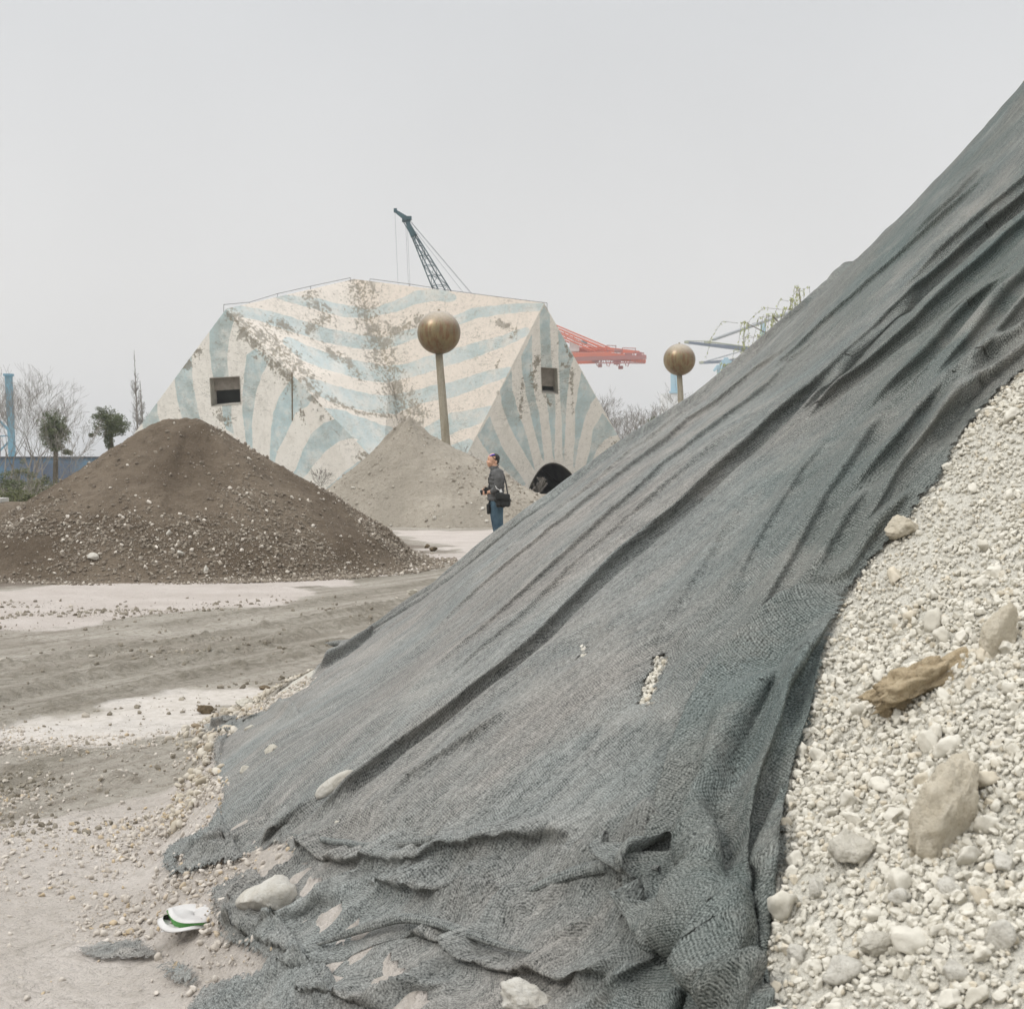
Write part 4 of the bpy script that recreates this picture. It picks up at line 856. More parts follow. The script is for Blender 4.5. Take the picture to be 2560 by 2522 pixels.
# ------------------------------------------------------------------ far wall, cranes
g = NG('blue_wall_paint', .8, .3); v = g.obj(); n1 = g.noise(g.mapv(v, (.25, .25, .6)), 1.0, 4); n2 = g.noise(v, 2.5, 4)
sxx = g.n('ShaderNodeSeparateXYZ', {0: v}).outputs[0]; pan = g.ma('FRACT', g.ma('DIVIDE', sxx, 2.6)); 
c_ = g.mix(g.rng(n1, .42, .58), (.095, .125, .175), (.11, .20, .28)); c_ = g.mix(g.rng(n2, .5, .7, 0, .6), c_, (.11, .12, .155)); c_ = g.mix(g.rng(pan, .0, .03, .7, 0), c_, (.04, .05, .07)); g.col(c_)
wl = thing('site_wall', (-28, 100, 0), 'long low blue site wall behind the bare trees', 'wall')
b = MB(); b.box((-28, 100, .94), (36, .25, 1.88)); b.build('panel_run', g.m, wl)
b = MB(); b.box((-28, 99.98, 1.93), (36, .4, .10)); b.build('coping', simple('dark_coping', (.05, .055, .065), (.08, .085, .09), 2), wl)

def paint(name, c, c2, sc=.8): return simple(name, c, c2, sc, .6, 0, .01, 4, None, 0, .4)
# lattice jib crane behind the building
YJ = 130.0; jm = paint('dark_teal_steel', (.045, .095, .11), (.03, .06, .07), 1.5)
jib = thing('lattice_jib_crane', (0, 0, 0), 'dark teal lattice jib crane rising behind the painted building', 'crane')
def jp(x, y): return at(Z3(x, y), YJ)
top = jp(612, 705); btm = jp(1065, 1590); ax = (btm - top); foot = top + ax * ((top.z - 2.2) / (top.z - btm.z))
jib.location = (foot.x, YJ, 0)
m = MB(); px_m = YJ / FPX / 6.4433; nseg = 22; N_ = []
for i in range(nseg + 1):
    f_ = i / nseg; c = top.lerp(foot, f_); gr_ = 1 + (max(0, min(1, f_ * (foot - top).length / ax.length))) * 2.3
    a_, b_ = 30 * px_m * gr_ * 1.0, 13 * px_m * gr_
    N_.append([c + Vector((sx * a_ + sy * b_, (sx * b_ - sy * a_) * 1.0, 0)) for sx, sy in ((-1, -1), (-1, 1), (1, 1), (1, -1))])
for i in range(nseg):
    for k in range(4):
        m.tube([N_[i][k], N_[i + 1][k]], .055, 5, False)
        m.tube([N_[i][k], N_[i][(k + 1) % 4]], .028, 4, False)
        m.tube([N_[i][k], N_[i + 1][(k + 1) % 4]] if (i + k) % 2 else [N_[i][(k + 1) % 4], N_[i + 1][k]], .024, 4, False)
m.build('lattice_boom', jm, jib)
m = MB(); m.beam(jp(500, 480), jp(612, 712), (.36, .52), (.36, .6)); m.beam(jp(420, 462), jp(556, 470), .3, .25); m.beam(jp(440, 480), jp(575, 715), .08, .08); m.box(tuple(jp(528, 425)), (.5, .5, .32)); m.build('boom_head', jm, jib)
m = MB(); m.beam(jp(300, 300), jp(505, 445), (.24, .5), (.24, .46)); m.box(tuple(jp(312, 300)), (.28, .34, .34)); m.build('jib_tip', jm, jib)
cabm = simple('steel_cable', (.30, .32, .33), (.36, .37, .38), 2)
m = MB()
for x1, y1, x2, y2, r_ in ((562, 480, 1570, 1665, .020), (570, 500, 1500, 1600, .018), (640, 640, 1390, 1600, .018)):
    a_ = jp(x1, y1); b_ = jp(x2, y2); m.tube([a_, a_ + (b_ - a_) * 1.6], r_, 4, False)
m.build('stay_cable', cabm, jib)
m = MB()
for x1, y1 in ((305, 330), (480, 560), (505, 560)):
    a_ = jp(x1, y1); m.tube([a_, Vector((a_.x + .9, YJ, 3))], .014, 4, False)
m.build('hoist_line', cabm, jib)
m = MB(); m.box((foot.x + 3.0, YJ, 2.2), (7.5, 4.4, 2.6)); m.box((foot.x + 2.5, YJ, .45), (6.5, 5, .9)); m.build('machinery_house', jm, jib)

# red quay crane
YR = 330.0; rm_ = paint('faded_red_steel', (.62, .15, .075), (.52, .15, .09), .3); rm2 = paint('dull_red_steel', (.36, .13, .12), (.30, .15, .13), .3)
q4 = lambda x, y, Y=YR: at(Z4(x, y), Y)
red = thing('red_quay_crane', (q4(-150, 0).x, YR, 0), 'red quay crane whose boom sticks out behind the right gable', 'crane')
m = MB()
for dy in (-3.5, 3.5):
    o = Vector((0, dy, dy * .25)); m.beam(q4(-260, 362) + o, q4(640, 346) + o, .8, 1.15); m.beam(q4(640, 350) + o, q4(905, 372) + o, .6, (1.1, .6))
    m.beam(q4(-260, 425) + o, q4(520, 405) + o, .7, .8)
for i in range(16):
    x = -240 + i * 75; m.beam(q4(x, 372) + Vector((0, -3.5, 0)), q4(x, 372) + Vector((0, 3.5, 0)), .5, .5)
m.build('boom', rm_, red)
m = MB(); rs = np.random.RandomState(8)
m.beam(q4(330, 420) + Vector((0, -5, 0)), q4(935, 402) + Vector((0, -5, 0)), .35, .9); m.beam(q4(500, 452) + Vector((0, -5, 0)), q4(925, 455) + Vector((0, -5, 0)), .2, .25)
for x in np.arange(340, 930, 14.5):
    m.tube([q4(x, 405) + Vector((0, -5, 0)), q4(x + rs.uniform(-6, 6), 455 if x > 490 else 425) + Vector((0, -5, 0))], .07, 4, False)
m2 = MB(); m2.beam(q4(600, 385) + Vector((0, 5, 0)), q4(965, 412) + Vector((0, 5, 0)), .5, .8)
for x in np.arange(610, 960, 18): m2.tube([q4(x, 395) + Vector((0, 5, 0)), q4(x + 3, 335 + rs.rand() * 25) + Vector((0, 5, 0))], .07, 4, False)
m2.build('service_rail', rm_, red)
for x0, x1, yy in ((610, 690, 288), (745, 860, 310), (620, 700, 330), (840, 930, 350)):
    m.tube([q4(x0, yy), q4(x1, yy + 4)], .10, 4, False); m.tube([q4(x0, yy), q4(x0 + 4, yy + 45)], .08, 4, False); m.tube([q4(x1, yy), q4(x1 - 4, yy + 45)], .08, 4, False)
for x, yy, w_, h_ in ((545, 470, 30, 26), (722, 487, 36, 24), (505, 418, 60, 40), (690, 440, 50, 40), (790, 380, 60, 30), (880, 370, 40, 24), (700, 345, 60, 22)):
    m.box(tuple(q4(x, yy) + Vector((0, -3, 0))), (w_ * .027, 2, h_ * .027))
for x0 in (500, 585, 670, 745):
    m.tube([q4(x0, 425) + Vector((0, -5, 0)), q4(x0 + 18, 480) + Vector((0, -5, 0))], .1, 4, False); m.tube([q4(x0 + 55, 425) + Vector((0, -5, 0)), q4(x0 + 30, 485) + Vector((0, -5, 0))], .1, 4, False)
m.build('trolley_walkway', rm2, red)
m = MB()
for (x1, y1, x2, y2) in ((-150, -10, 640, 322), (-150, 6, 560, 318), (-150, 40, 520, 335), (-150, 56, 470, 338)):
    for dy in (-2.5, 2.5): m.tube([q4(x1, y1) + Vector((0, dy, 0)), q4(x2, y2) + Vector((0, dy, 0))], .17, 5, False)
for x1, y1, x2, y2 in ((240, 160, 262, 225), (322, 195, 330, 250), (415, 235, 400, 290), (300, 190, 255, 215)): m.tube([q4(x1, y1), q4(x2, y2)], .12, 4, False)
m.build('stay_rod', rm_, red)
m = MB(); m.box(tuple(q4(330, 295)), (80 * .027, 3, 90 * .027)); m.build('machine_house', paint('white_panel', (.70, .70, .68), (.62, .62, .60)), red)
m = MB(); m.box(tuple(q4(415, 262)), (50 * .027, 2, 22 * .027)); m.build('winch_box', paint('grey_box', (.18, .22, .24), (.25, .27, .28)), red)
m = MB()
for dy in (-6, 6):
    for x in (-250, -150): m.beam(q4(x, 372) + Vector((0, dy, 0)), Vector((q4(x, 0).x, YR + dy, 0)), 1.1, 1.1)
    m.beam(q4(-150, -12) + Vector((0, dy * .4, 0)), q4(-150, 372) + Vector((0, dy, 0)), .9, .9)
m.build('portal_leg', rm_, red)

# blue quay cranes on the right
bm_ = paint('slate_blue_steel', (.055, .085, .13), (.08, .11, .16), .3); ym_ = paint('yellow_green_steel', (.34, .34, .20), (.26, .28, .22), .3); lbm = paint('light_blue_steel', (.26, .46, .56), (.34, .50, .58), .3)
def bluecrane(nm, Y, pts, stay, label, xm):
    q = lambda x, y: at(Z4(x, y), Y); t = thing(nm, (q(xm, 0).x, Y, 0), label, 'crane', 'blue quay cranes on the far shore')
    k = Y / FPX / 3.4518
    (x0, y0), (x1, y1), th_ = pts; m = MB()
    m.beam(q(x0, y0), q(x1, y1), (1.4, 2.2), (th_ * .55 * k, th_ * k)); m.beam(q(x1, y1), q(xm + 250, y1 + (y1 - y0) * .8), 2.2, th_ * k); m.build('boom', bm_, t)
    m = MB(); m.tube([q(x0 + 160, y0 - 8), q(x1, y1 - 22), q(xm + 250, y1 - 12)], .28 * k / .04, 5, False); m.box(tuple(q(x0 + 8, y0 - 2)), (34 * k, 2, 20 * k)); m.box(tuple(q(x0 + 190, y0 + 2)), (50 * k, 2, 18 * k))
    for i in range(9): m.tube([q(x0 + 20 + i * 24, y0 + 4), q(x0 + 22 + i * 24, y0 - 16)], .14, 4, False)
    m.tube([q(x0 + 10, y0 - 14), q(x0 + 215, y0 - 8)], .12, 4, False); m.build('walkway', ym_, t)
    m = MB()
    for s_ in stay: m.tube([q(*s_[0]), q(*s_[1])], s_[2], 4, False)
    m.build('stay_cable', cabm, t)
    m = MB(); m.beam(q(xm, y1 - 330), Vector((q(xm, 0).x, Y, 0)), 2.0, 2.0); m.beam(q(xm + 130, y1), Vector((q(xm + 130, 0).x, Y, 0)), 2.0, 2.0); m.build('portal_leg', lbm, t); return t
bluecrane('blue_quay_crane', 520, ((1290, 262), (1820, 322), 34), [((1515, 240), (2260, -25), .45), ((1530, 244), (2260, -12), .35)], 'slate blue crane boom, the upper and longer one, right of the smaller globe', 2260)
bluecrane('blue_quay_crane', 620, ((1418, 440), (1760, 418), 34), [((1470, 425), (1800, 330), .3)], 'slate blue crane boom, the lower and shorter one, just above the netting', 1960)
YB = 560.0; q = lambda x, y: at(Z4(x, y), YB); t = thing('light_blue_gantry', (q(1640, 0).x, YB, 0), 'light blue gantry frame standing just above the skyline of the netting', 'gantry')
m = MB()
for a_, b_, r_ in (((1640, 395), (1640, 900), 1.6), ((1575, 500), (1575, 900), 1.2), ((1560, 480), (1720, 480), 1.6), ((1580, 470), (1640, 400), 1.1), ((1640, 400), (1700, 470), 1.1), ((1545, 480), (1560, 490), 2.6), ((1700, 480), (1700, 900), 1.2), ((1600, 430), (1690, 430), .9)): m.beam(q(*a_), q(*b_), r_, r_)
m.build('frame', lbm, t)
YC = 450.0; q = lambda x, y: at(Z4(x, y), YC); t = thing('light_blue_crane_tower', (q(1195, 0).x, YC, 0), 'light blue steel tower on a white deckhouse behind the smaller globe', 'tower')
m = MB(); m.beam(q(1178, 535), q(1182, 702), 1.2, 1.2); m.beam(q(1212, 535), q(1216, 702), .9, .9)
for i in range(7): m.beam(q(1175, 550 + i * 23), q(1218, 562 + i * 23), .35, .35)
m.box(tuple(q(1192, 692)), (72 * .036, 3, .7)); m.build('lattice_tower', lbm, t)
m = MB(); zz = q(0, 706).z; m.box((q(1168, 0).x, YC + 3, zz / 2), (155 * .0361, 8, zz)); m.build('deckhouse', paint('ship_white', (.72, .72, .71), (.64, .65, .65), .2), t)
# light blue gantry leg at the left edge
YL = 150.0; q = lambda x, y: at(Z5(x, y), YL); lm = paint('sky_blue_steel', (.115, .27, .37), (.17, .33, .42), .6)
t = thing('blue_gantry_leg', (q(130, 0).x, YL, 0), 'tall bright blue steel gantry leg with braces at the left edge', 'gantry')
m = MB(); e0 = q(92, 240); e1 = q(132, 1130); d_ = (e1 - e0); e2 = e0 + d_ * (e0.z / (e0.z - e1.z)); m.beam(e0, e2, (.62, .5), (.62, .6)); m.beam(q(92, 236), q(92, 262), .85, .85); m.build('leg', lm, t)
m = MB(); m.beam(q(-190, 560), q(100, 850), .26, .2); m.beam(q(-190, 920), q(95, 905), .1, .12); m.beam(q(-190, 1260), q(105, 960), .16, .16); m.build('brace', lm, t)
m = MB(); e3 = q(-230, 240); m.beam(e3, Vector((e3.x, YL, 0)), .6, .6); m.build('leg', lm, t)

# ------------------------------------------------------------------ trees
barkm = simple('grey_bark', (.19, .17, .145), (.27, .25, .22), 3); barkl = simple('pale_twigs', (.17, .155, .135), (.24, .22, .195), 3); barkd = simple('dark_bark', (.06, .05, .035), (.10, .085, .06), 3)
rmin = .006
def grow(mb, tw, p, d, L, r, lvl, maxl, rnd, up=.25, ang=.6, nb=(2, 3), k=5, droop=0):
    seg = 3 if lvl < maxl else 2; pts = [p]; rr_ = [max(r, rmin)]; c = p.copy(); dd = d.copy()
    for i in range(seg):
        dd = (dd + Vector((rnd.gauss(0, .13), rnd.gauss(0, .13), rnd.gauss(0, .10) + up * .22 - droop * .3))).normalized()
        c = c + dd * (L / seg); pts.append(c.copy()); rr_.append(max(r * (1 - .42 * (i + 1) / seg), rmin * .85))
    (mb if lvl == 0 else tw).tube(pts, rr_, k if lvl < 2 else 3, False)
    if lvl >= maxl: return
    n = rnd.randint(*nb) + (1 if lvl == 0 else 0)
    for i in range(n):
        f_ = 1.0 if i < 2 else rnd.uniform(.4, .95)
        j = min(seg, max(1, int(round(f_ * seg)))); b0 = pts[j]
        a = rnd.uniform(0, 2 * math.pi); side = dd.cross(Vector((math.cos(a), math.sin(a), .2)))
        if side.length < .1: side = Vector((1, 0, 0))
        side.normalize(); nd = (dd * math.cos(ang) + side * math.sin(ang) * rnd.uniform(.6, 1.2)).normalized()
        grow(mb, tw, b0, nd, L * rnd.uniform(.62, .86), rr_[j] * rnd.uniform(.55, .75), lvl + 1, maxl, rnd, up, ang, nb, k, droop)
def bare(base, H, label, seed, stems=1, maxl=6, up=.3, ang=.55, r0=.07, nb=(2, 3), mats=None, lean=(0, 0), group='bare trees'):
    global rmin; rmin = .0058 if base[1] < 82 or mats is None and seed < 20 else .0062; rnd = random.Random(seed); t = thing('bare_tree', base, label, 'tree', group); mb = MB(); tw = MB(); B0 = Vector(base)
    for s_ in range(stems):
        o = Vector((rnd.uniform(-.35, .35), rnd.uniform(-.3, .3), 0)) * (stems > 1) * 1.5
        d = Vector((lean[0] + rnd.uniform(-.12, .12) * stems, lean[1] + rnd.uniform(-.1, .1), 1)).normalized()
        grow(mb, tw, B0 + o - Vector((0, 0, .05)), d, H * rnd.uniform(.27, .34), r0 * rnd.uniform(.8, 1.1), 0, maxl, rnd, up, ang, nb)
    ma_, mb_ = mats or (barkm, barkl); mb.build('trunk', ma_, t); tw.build('crown', mb_, t); return t
def gp(p, Y): q = at(p, Y); return (q.x, Y, 0.0)
bare(gp(Z5(300, 1400), 88), 6.6, 'tall bare tree with a wide fan of twigs right of the blue gantry leg', 11, 3, 6, .35, .5, .075)
bare(gp(Z5(455, 1400), 86), 6.0, 'pale-stemmed bare tree directly in front of the left shaggy evergreen', 12, 2, 6, .3, .5, .07)
bare(gp(Z5(60, 1400), 80), 6.6, 'bare tree whose dark branches cross the blue gantry leg at the left edge', 13, 2, 6, .3, .5, .06)
bare(gp(Z5(-80, 1400), 84), 6.4, 'bare tree cut off by the left edge of the picture', 17, 2, 6, .3, .55, .06)
bare(gp(Z5(620, 1420), 72), 4.6, 'thin leaning bare sapling over the blue wall, left one', 14, 1, 5, .2, .4, .032, (2, 3), (barkl, barkl), (.22, 0))
bare(gp(Z5(720, 1420), 66), 3.0, 'thin leaning bare sapling over the blue wall, right one beside the soil heap', 15, 1, 5, .15, .5, .026, (2, 3), (barkl, barkl), (.42, 0))
bare(gp(Z5(880, 1300), 60), 2.6, 'low spindly sapling between the soil heap and the cloud-shaped evergreen', 16, 2, 4, .1, .6, .016, (2, 3), (barkl, barkl), (.1, 0))
def poplar(base, H, label, seed, wd):
    rnd = random.Random(seed); t = thing('poplar', base, label, 'tree', 'slim bare poplars'); mb = MB(); tw = MB(); B0 = Vector(base)
    top = B0 + Vector((-.35, 0, H)); mb.tube([B0, B0.lerp(top, .5) + Vector((.05, 0, 0)), top], [.11, .07, .012], 5, False)
    for i in range(95):
        f_ = rnd.uniform(.22, .97); p = B0.lerp(top, f_); a = rnd.uniform(0, 2 * math.pi); l = wd * (1.15 - f_) * rnd.uniform(.5, 1.2) * (1 if f_ < .8 else .35)
        d = Vector((math.cos(a), math.sin(a), 1.3)).normalized(); m_ = p + d * l * .5; e = m_ + (d + Vector((0, 0, .5))).normalized() * l * .5
        tw.tube([p, m_, e], [.018, .013, .007], 3, False)
        for j in range(5):
            f2 = rnd.uniform(.2, 1); s_ = p.lerp(e, f2); tw.tube([s_, s_ + Vector((rnd.gauss(0, .3), rnd.gauss(0, .3), rnd.uniform(.15, .6))) * l * .5], [.010, .007], 3, False)
    mb.build('trunk', barkm, t); tw.build('crown', barkl, t)
poplar(gp(Z5(1500, 1300), 110), 10.1, 'slim bare poplar, the taller of the two left of the painted building', 21, 1.5)
poplar(gp(Z5(1565, 1300), 108), 7.7, 'slim bare poplar, the shorter of the two left of the painted building', 22, 1.3)
for i, (x, h, s_, Y, lb) in enumerate(((610, 5.0, 2, 84, 'faint bare tree right against the sloping edge of the painted building'), (840, 5.6, 2, 86, 'tallest faint bare tree between the painted building and the netting'), (1190, 5.6, 2, 92, 'faint bare tree half hidden behind the post of the smaller globe'), (980, 4.6, 2, 80, 'low faint bare tree just left of the small dark evergreen'), (1420, 7.0, 1, 100, 'faint bare tree peeking above the netting right of the smaller globe'), (735, 4.0, 2, 78, 'short brownish bare tree at the foot of the building edge'))):
    bare(gp(Z4(x, 1500), Y), h, lb, 40 + i, s_, 6, .32, .5, .05, (2, 3), (barkl, barkl))

leafd = simple('evergreen_leaf', (.065, .082, .036), (.12, .14, .065), 3, .7); leafm = simple('olive_leaf', (.10, .115, .045), (.16, .165, .075), 2, .7); leafw = simple('willow_leaf', (.42, .44, .20), (.34, .38, .16), 2, .6)
def leaves(mb, c, R, n, size, rs, squash=1.0, hang=0):
    p = rs.randn(n, 3); p /= np.linalg.norm(p, axis=1)[:, None]; p *= (rs.rand(n, 1) ** .4) * R; p[:, 2] *= squash; p += np.array(c)
    a = rs.randn(n, 3); a[:, 2] -= hang; a /= np.linalg.norm(a, axis=1)[:, None]; b_ = np.cross(a, rs.randn(n, 3)); b_ /= np.linalg.norm(b_, axis=1)[:, None]
    s_ = size * rs.uniform(.6, 1.3, (n, 1)); V = np.stack([p - a * s_, p + b_ * s_ * .38, p + a * s_, p - b_ * s_ * .38], 1).reshape(-1, 3)
    mb.add(V, np.arange(4 * n).reshape(n, 4))
def evergreen(cpx, rx, rz, foot, Y, label, seed, gaps, n=60, extra=()):
    rs = np.random.RandomState(seed); c = at(cpx, Y); f_ = at(foot, Y); f_.z = 0; t = thing('evergreen_tree', tuple(f_), label, 'tree', 'dark evergreens')
    mb = MB(); mb.tube([f_, f_.lerp(c, .6) + Vector((.05, 0, 0)), c + Vector((0, 0, rz * .5))], [.16, .13, .05], 7); cr_ = MB()
    for i in range(n):
        d = rs.randn(3); d /= np.linalg.norm(d); rr_ = gaps + (1.02 - gaps) * rs.rand()
        e = np.array(c) + d * np.array([rx, rx * .8, rz]) * rr_; mb.tube([c - Vector((0, 0, rz * .3)), Vector(e)], [.035, .012], 4, False)
        leaves(cr_, e, .20 + .18 * rs.rand(), 80, .058, rs, .75)
    for (x, y, R) in extra: leaves(cr_, at(Z5(x, y), Y), R, 260, .07, rs, .8)
    mb.build('trunk', barkd, t); cr_.build('crown', leafd, t); return t
evergreen(Z5(590, 850), .80, 1.05, Z5(600, 1300), 78, 'shaggy dark evergreen behind pale bare stems, the left one', 61, .3, 80, ((640, 1020, .3), (590, 1040, .3), (715, 1080, .2), (760, 1090, .15)))
evergreen(Z5(1195, 760), 1.08, .92, Z5(1182, 1300), 82, 'cloud-shaped dark evergreen standing alone above the soil heap', 62, .42, 74, ((1180, 960, .32), (1170, 900, .3), (985, 900, .14), (1185, 1020, .25)))
evergreen(Z4(1040, 960), .40, .40, Z4(1040, 1300), 76, 'small dark evergreen just above the netting, among the bare trees', 63, .2, 16)
def bush(c, R, n, label, seed, mat_, tw=True, name='bush'):
    rs = np.random.RandomState(seed); t = thing(name, (c[0], c[1], 0), label, 'bush', 'bushes below the blue wall'); f_ = MB(); st = MB()
    for i in range(n):
        d = rs.randn(3); d /= np.linalg.norm(d); d[2] = abs(d[2]); e = np.array([c[0], c[1], 0]) + d * np.array(R) * (.45 + .55 * rs.rand())
        st.tube([Vector((c[0] + rs.randn() * .15, c[1], 0)), Vector(e)], [.012, .004], 3, False)
        for j in range(3): st.tube([Vector(e), Vector(e + rs.randn(3) * .2 + np.array([0, 0, .18]))], [.006, .003], 3, False)
        if mat_ is not None: leaves(f_, e, .22, 70, .05, rs, .8)
    st.build('stems', barkm, t)
    if mat_ is not None: f_.build('foliage', mat_, t)
    return t
P5 = lambda x, y, Y: at(Z5(x, y), Y)
bush((P5(30, 0, 52).x, 52), (1.0, .8, 1.15), 60, 'dark green bush at the left edge under the blue wall', 71, leafd)
bush((P5(250, 0, 76).x, 76), (.95, .7, 1.75), 46, 'yellow-green bush reaching over the blue wall', 72, leafm)
bush((P5(200, 0, 50).x, 50), (.8, .7, .78), 36, 'olive bush low beside the dark bank at the left', 73, leafm)
bush((P5(340, 0, 56).x, 56), (1.0, .7, 1.05), 60, 'twiggy brown leafless bush in the middle of the hedge', 74, None)
bush((P5(470, 0, 58).x, 58), (1.0, .7, 1.0), 50, 'olive bush behind the crest of pale rubble', 75, leafm)
bush((P5(600, 0, 60).x, 60), (1.0, .7, .9), 50, 'twiggy bush nearest the soil heap', 76, None)
bush((P5(120, 0, 60).x, 60), (1.2, .7, 1.25), 60, 'grey-brown leafless bush behind the dark green bush', 77, None)
# willow behind the netted pile
rs = np.random.RandomState(90); rnd = random.Random(90)
t = thing('willow_tree', (8.9, 40, 0), 'yellow-green weeping willow peeping over the netting', 'tree'); mb = MB(); tw = MB(); lf = MB()
mb.tube([(8.9, 40, 0), (8.7, 40, 2.0), (8.3, 40, 3.4)], [.22, .17, .10], 8, False)
ends = []
for i in range(26):
    a = rnd.uniform(0, 2 * math.pi); R = rnd.uniform(.3, 2.4); hz_ = 5.95 - R * R * .26 + rnd.gauss(0, .25); e = Vector((8.3 + math.cos(a) * R, 40 + math.sin(a) * R, hz_)); s_ = Vector((8.3, 40, 3.4)); m_ = s_.lerp(e, .55) + Vector((0, 0, .5))
    tw.tube([s_, m_, e], [.04, .024, .010], 4, False)
    for j in range(7):
        o = Vector((rnd.gauss(0, .22), rnd.gauss(0, .22), 0)); b0 = e + o * .4; l = rnd.uniform(.5, 1.7); pts = [b0, b0 + o * .7 + Vector((0, 0, .05)), b0 + o * 1.2 + Vector((0, 0, -l * .45)), b0 + o * 1.4 + Vector((0, 0, -l))]
        tw.tube(pts, [.007, .006, .005, .003], 3, False)
        for q_ in range(26):
            f_ = rnd.uniform(.25, 1) * 3; k = min(2, int(f_)); c = pts[k].lerp(pts[k + 1], f_ - k); leaves(lf, c, .05, 1, .038, rs, 1, 2)
mb.build('trunk', barkm, t); tw.build('branches', barkl, t); lf.build('crown', leafw, t)

# saplings and weeds by the building
for i, (p, Y, h, lb, st, m_) in enumerate(((Z1(1330, 1420), 54, 1.6, 'leafless sapling at the crease between the soil heap and the building', 2, 4), (Z2(590, 1220), 46, 1.9, 'leafless sapling right of the foot of the leaning globe post', 2, 5), (Z2(1085, 1425), 58, .9, 'small tan weed in the mouth of the arched tunnel', 1, 5))):
    bare(gp(p, Y), h * 1.15, lb, 80 + i, st, m_, .2, .5, .012, (2, 3), (barkl, barkl), group='saplings at the foot of the building')

# dark bank, slab and crest of rubble at the left edge
bk_ = thing('earth_bank', (-11.4, 31, 0), 'low dark earth bank cut off by the left edge', 'bank')
n = 120; xs = np.linspace(-14, -9.2, n); ys = np.linspace(29.6, 33, n); X, Y = np.meshgrid(xs, ys)
Hk = .74 * smooth(-9.4, -10.75, X + .25 * fbm(X, Y, 3)) * smooth(29.7, 30.3, Y + .3 * fbm(X * 2, Y, 4)) * smooth(33, 32.2, Y) + .08 * fbm(X * 3, Y * 3, 5) - .03
npmesh('bank', np.stack([X, Y, Hk], -1).reshape(-1, 3) - np.array(bk_.location), gridF(n, n), soilm, bk_)
m = MB(); m.beam((-13.2, 31.2, .80), (-11.05, 31.4, .76), 1.0, .11); sl_ = m.build('concrete_slab', simple('pale_concrete', (.50, .49, .45), (.42, .41, .37), 3, .9, .3), None); tag(sl_, 'pale concrete slab lying on the dark bank at the left edge', 'slab')
# ------------------------------------------------------------------ the person
YP = 24.6
def Q6(zx, zy, dy=0.0): return Vector(((1180 + zx / 7.323 - 1280) / FPX * YP, YP + dy, (2124 - zy) * .000929))
def remeshed(mb, name, mat_, parent, vox, smooth_it=2):
    o = mb.build(name, mat_, None, True)
    m = o.modifiers.new('r', 'REMESH'); m.mode = 'VOXEL'; m.voxel_size = vox; m.use_smooth_shade = True
    s_ = o.modifiers.new('s', 'SMOOTH'); s_.iterations = smooth_it; s_.factor = .5
    dg = bpy.context.evaluated_depsgraph_get(); me = bpy.data.meshes.new_from_object(o.evaluated_get(dg)); o.modifiers.clear(); old = o.data; o.data = me; bpy.data.meshes.remove(old)
    me.name = name
    if not me.materials: me.materials.append(mat_)
    if parent: me.transform(Matrix.Translation(-parent.location)); o.parent = parent
    return o
def limb(mb, pts, rad):
    mb.tube(pts, rad, 12, True)
    for p, r in zip(pts, rad): mb.ball(p, r, 12, 8)
skin = simple('skin', (.52, .30, .20), (.60, .36, .25), 12, .55); shirtm = simple('charcoal_cloth', (.075, .075, .074), (.12, .12, .118), 14, .9, .5, .01); jeanm = simple('blue_denim', (.030, .060, .088), (.075, .125, .16), 5, .9, .4, .01)
blackm = simple('black_nylon', (.014, .015, .014), (.024, .025, .024), 20, .7, .3, .004); hairm = simple('black_hair', (.012, .010, .009), (.03, .026, .022), 30, .6)
pe = thing('person', tuple(Q6(480, 2124)), 'person in charcoal shirt and jeans standing sideways with a camera, sunglasses pushed up', 'person')
b = MB()
hc = Q6(385, 362)
b.ball(Q6(392, 345), (.098, .080, .098), 20, 14); b.ball(Q6(360, 400), (.078, .066, .085), 18, 12); b.ball(Q6(335, 445), (.052, .050, .045), 14, 10); b.ball(Q6(320, 330), (.035, .055, .04), 12, 8)
limb(b, [Q6(300, 372), Q6(279, 398)], [.014, .019]); b.ball(Q6(292, 436), (.020, .030, .012), 10, 8); b.ball(Q6(296, 458), (.018, .026, .011), 10, 8); b.ball(Q6(318, 472), (.030, .032, .022), 10, 8)
b.ball(Q6(318, 410, -.045), (.030, .022, .026), 10, 8); b.ball(Q6(318, 410, .045), (.030, .022, .026), 10, 8)
for s_ in (-1, 1): b.ball(Q6(442, 402, s_ * .083), (.020, .011, .034), 10, 8)
limb(b, [Q6(410, 430), Q6(425, 540)], [.062, .068])
for zy, cx, rx, ry in ((680, 455, .105, .16), (760, 450, .12, .175), (870, 445, .125, .165), (980, 440, .13, .165), (1080, 440, .12, .165), (1150, 450, .11, .165)):
    b.ball(Q6(cx, zy), (rx, ry, .08), 16, 10)
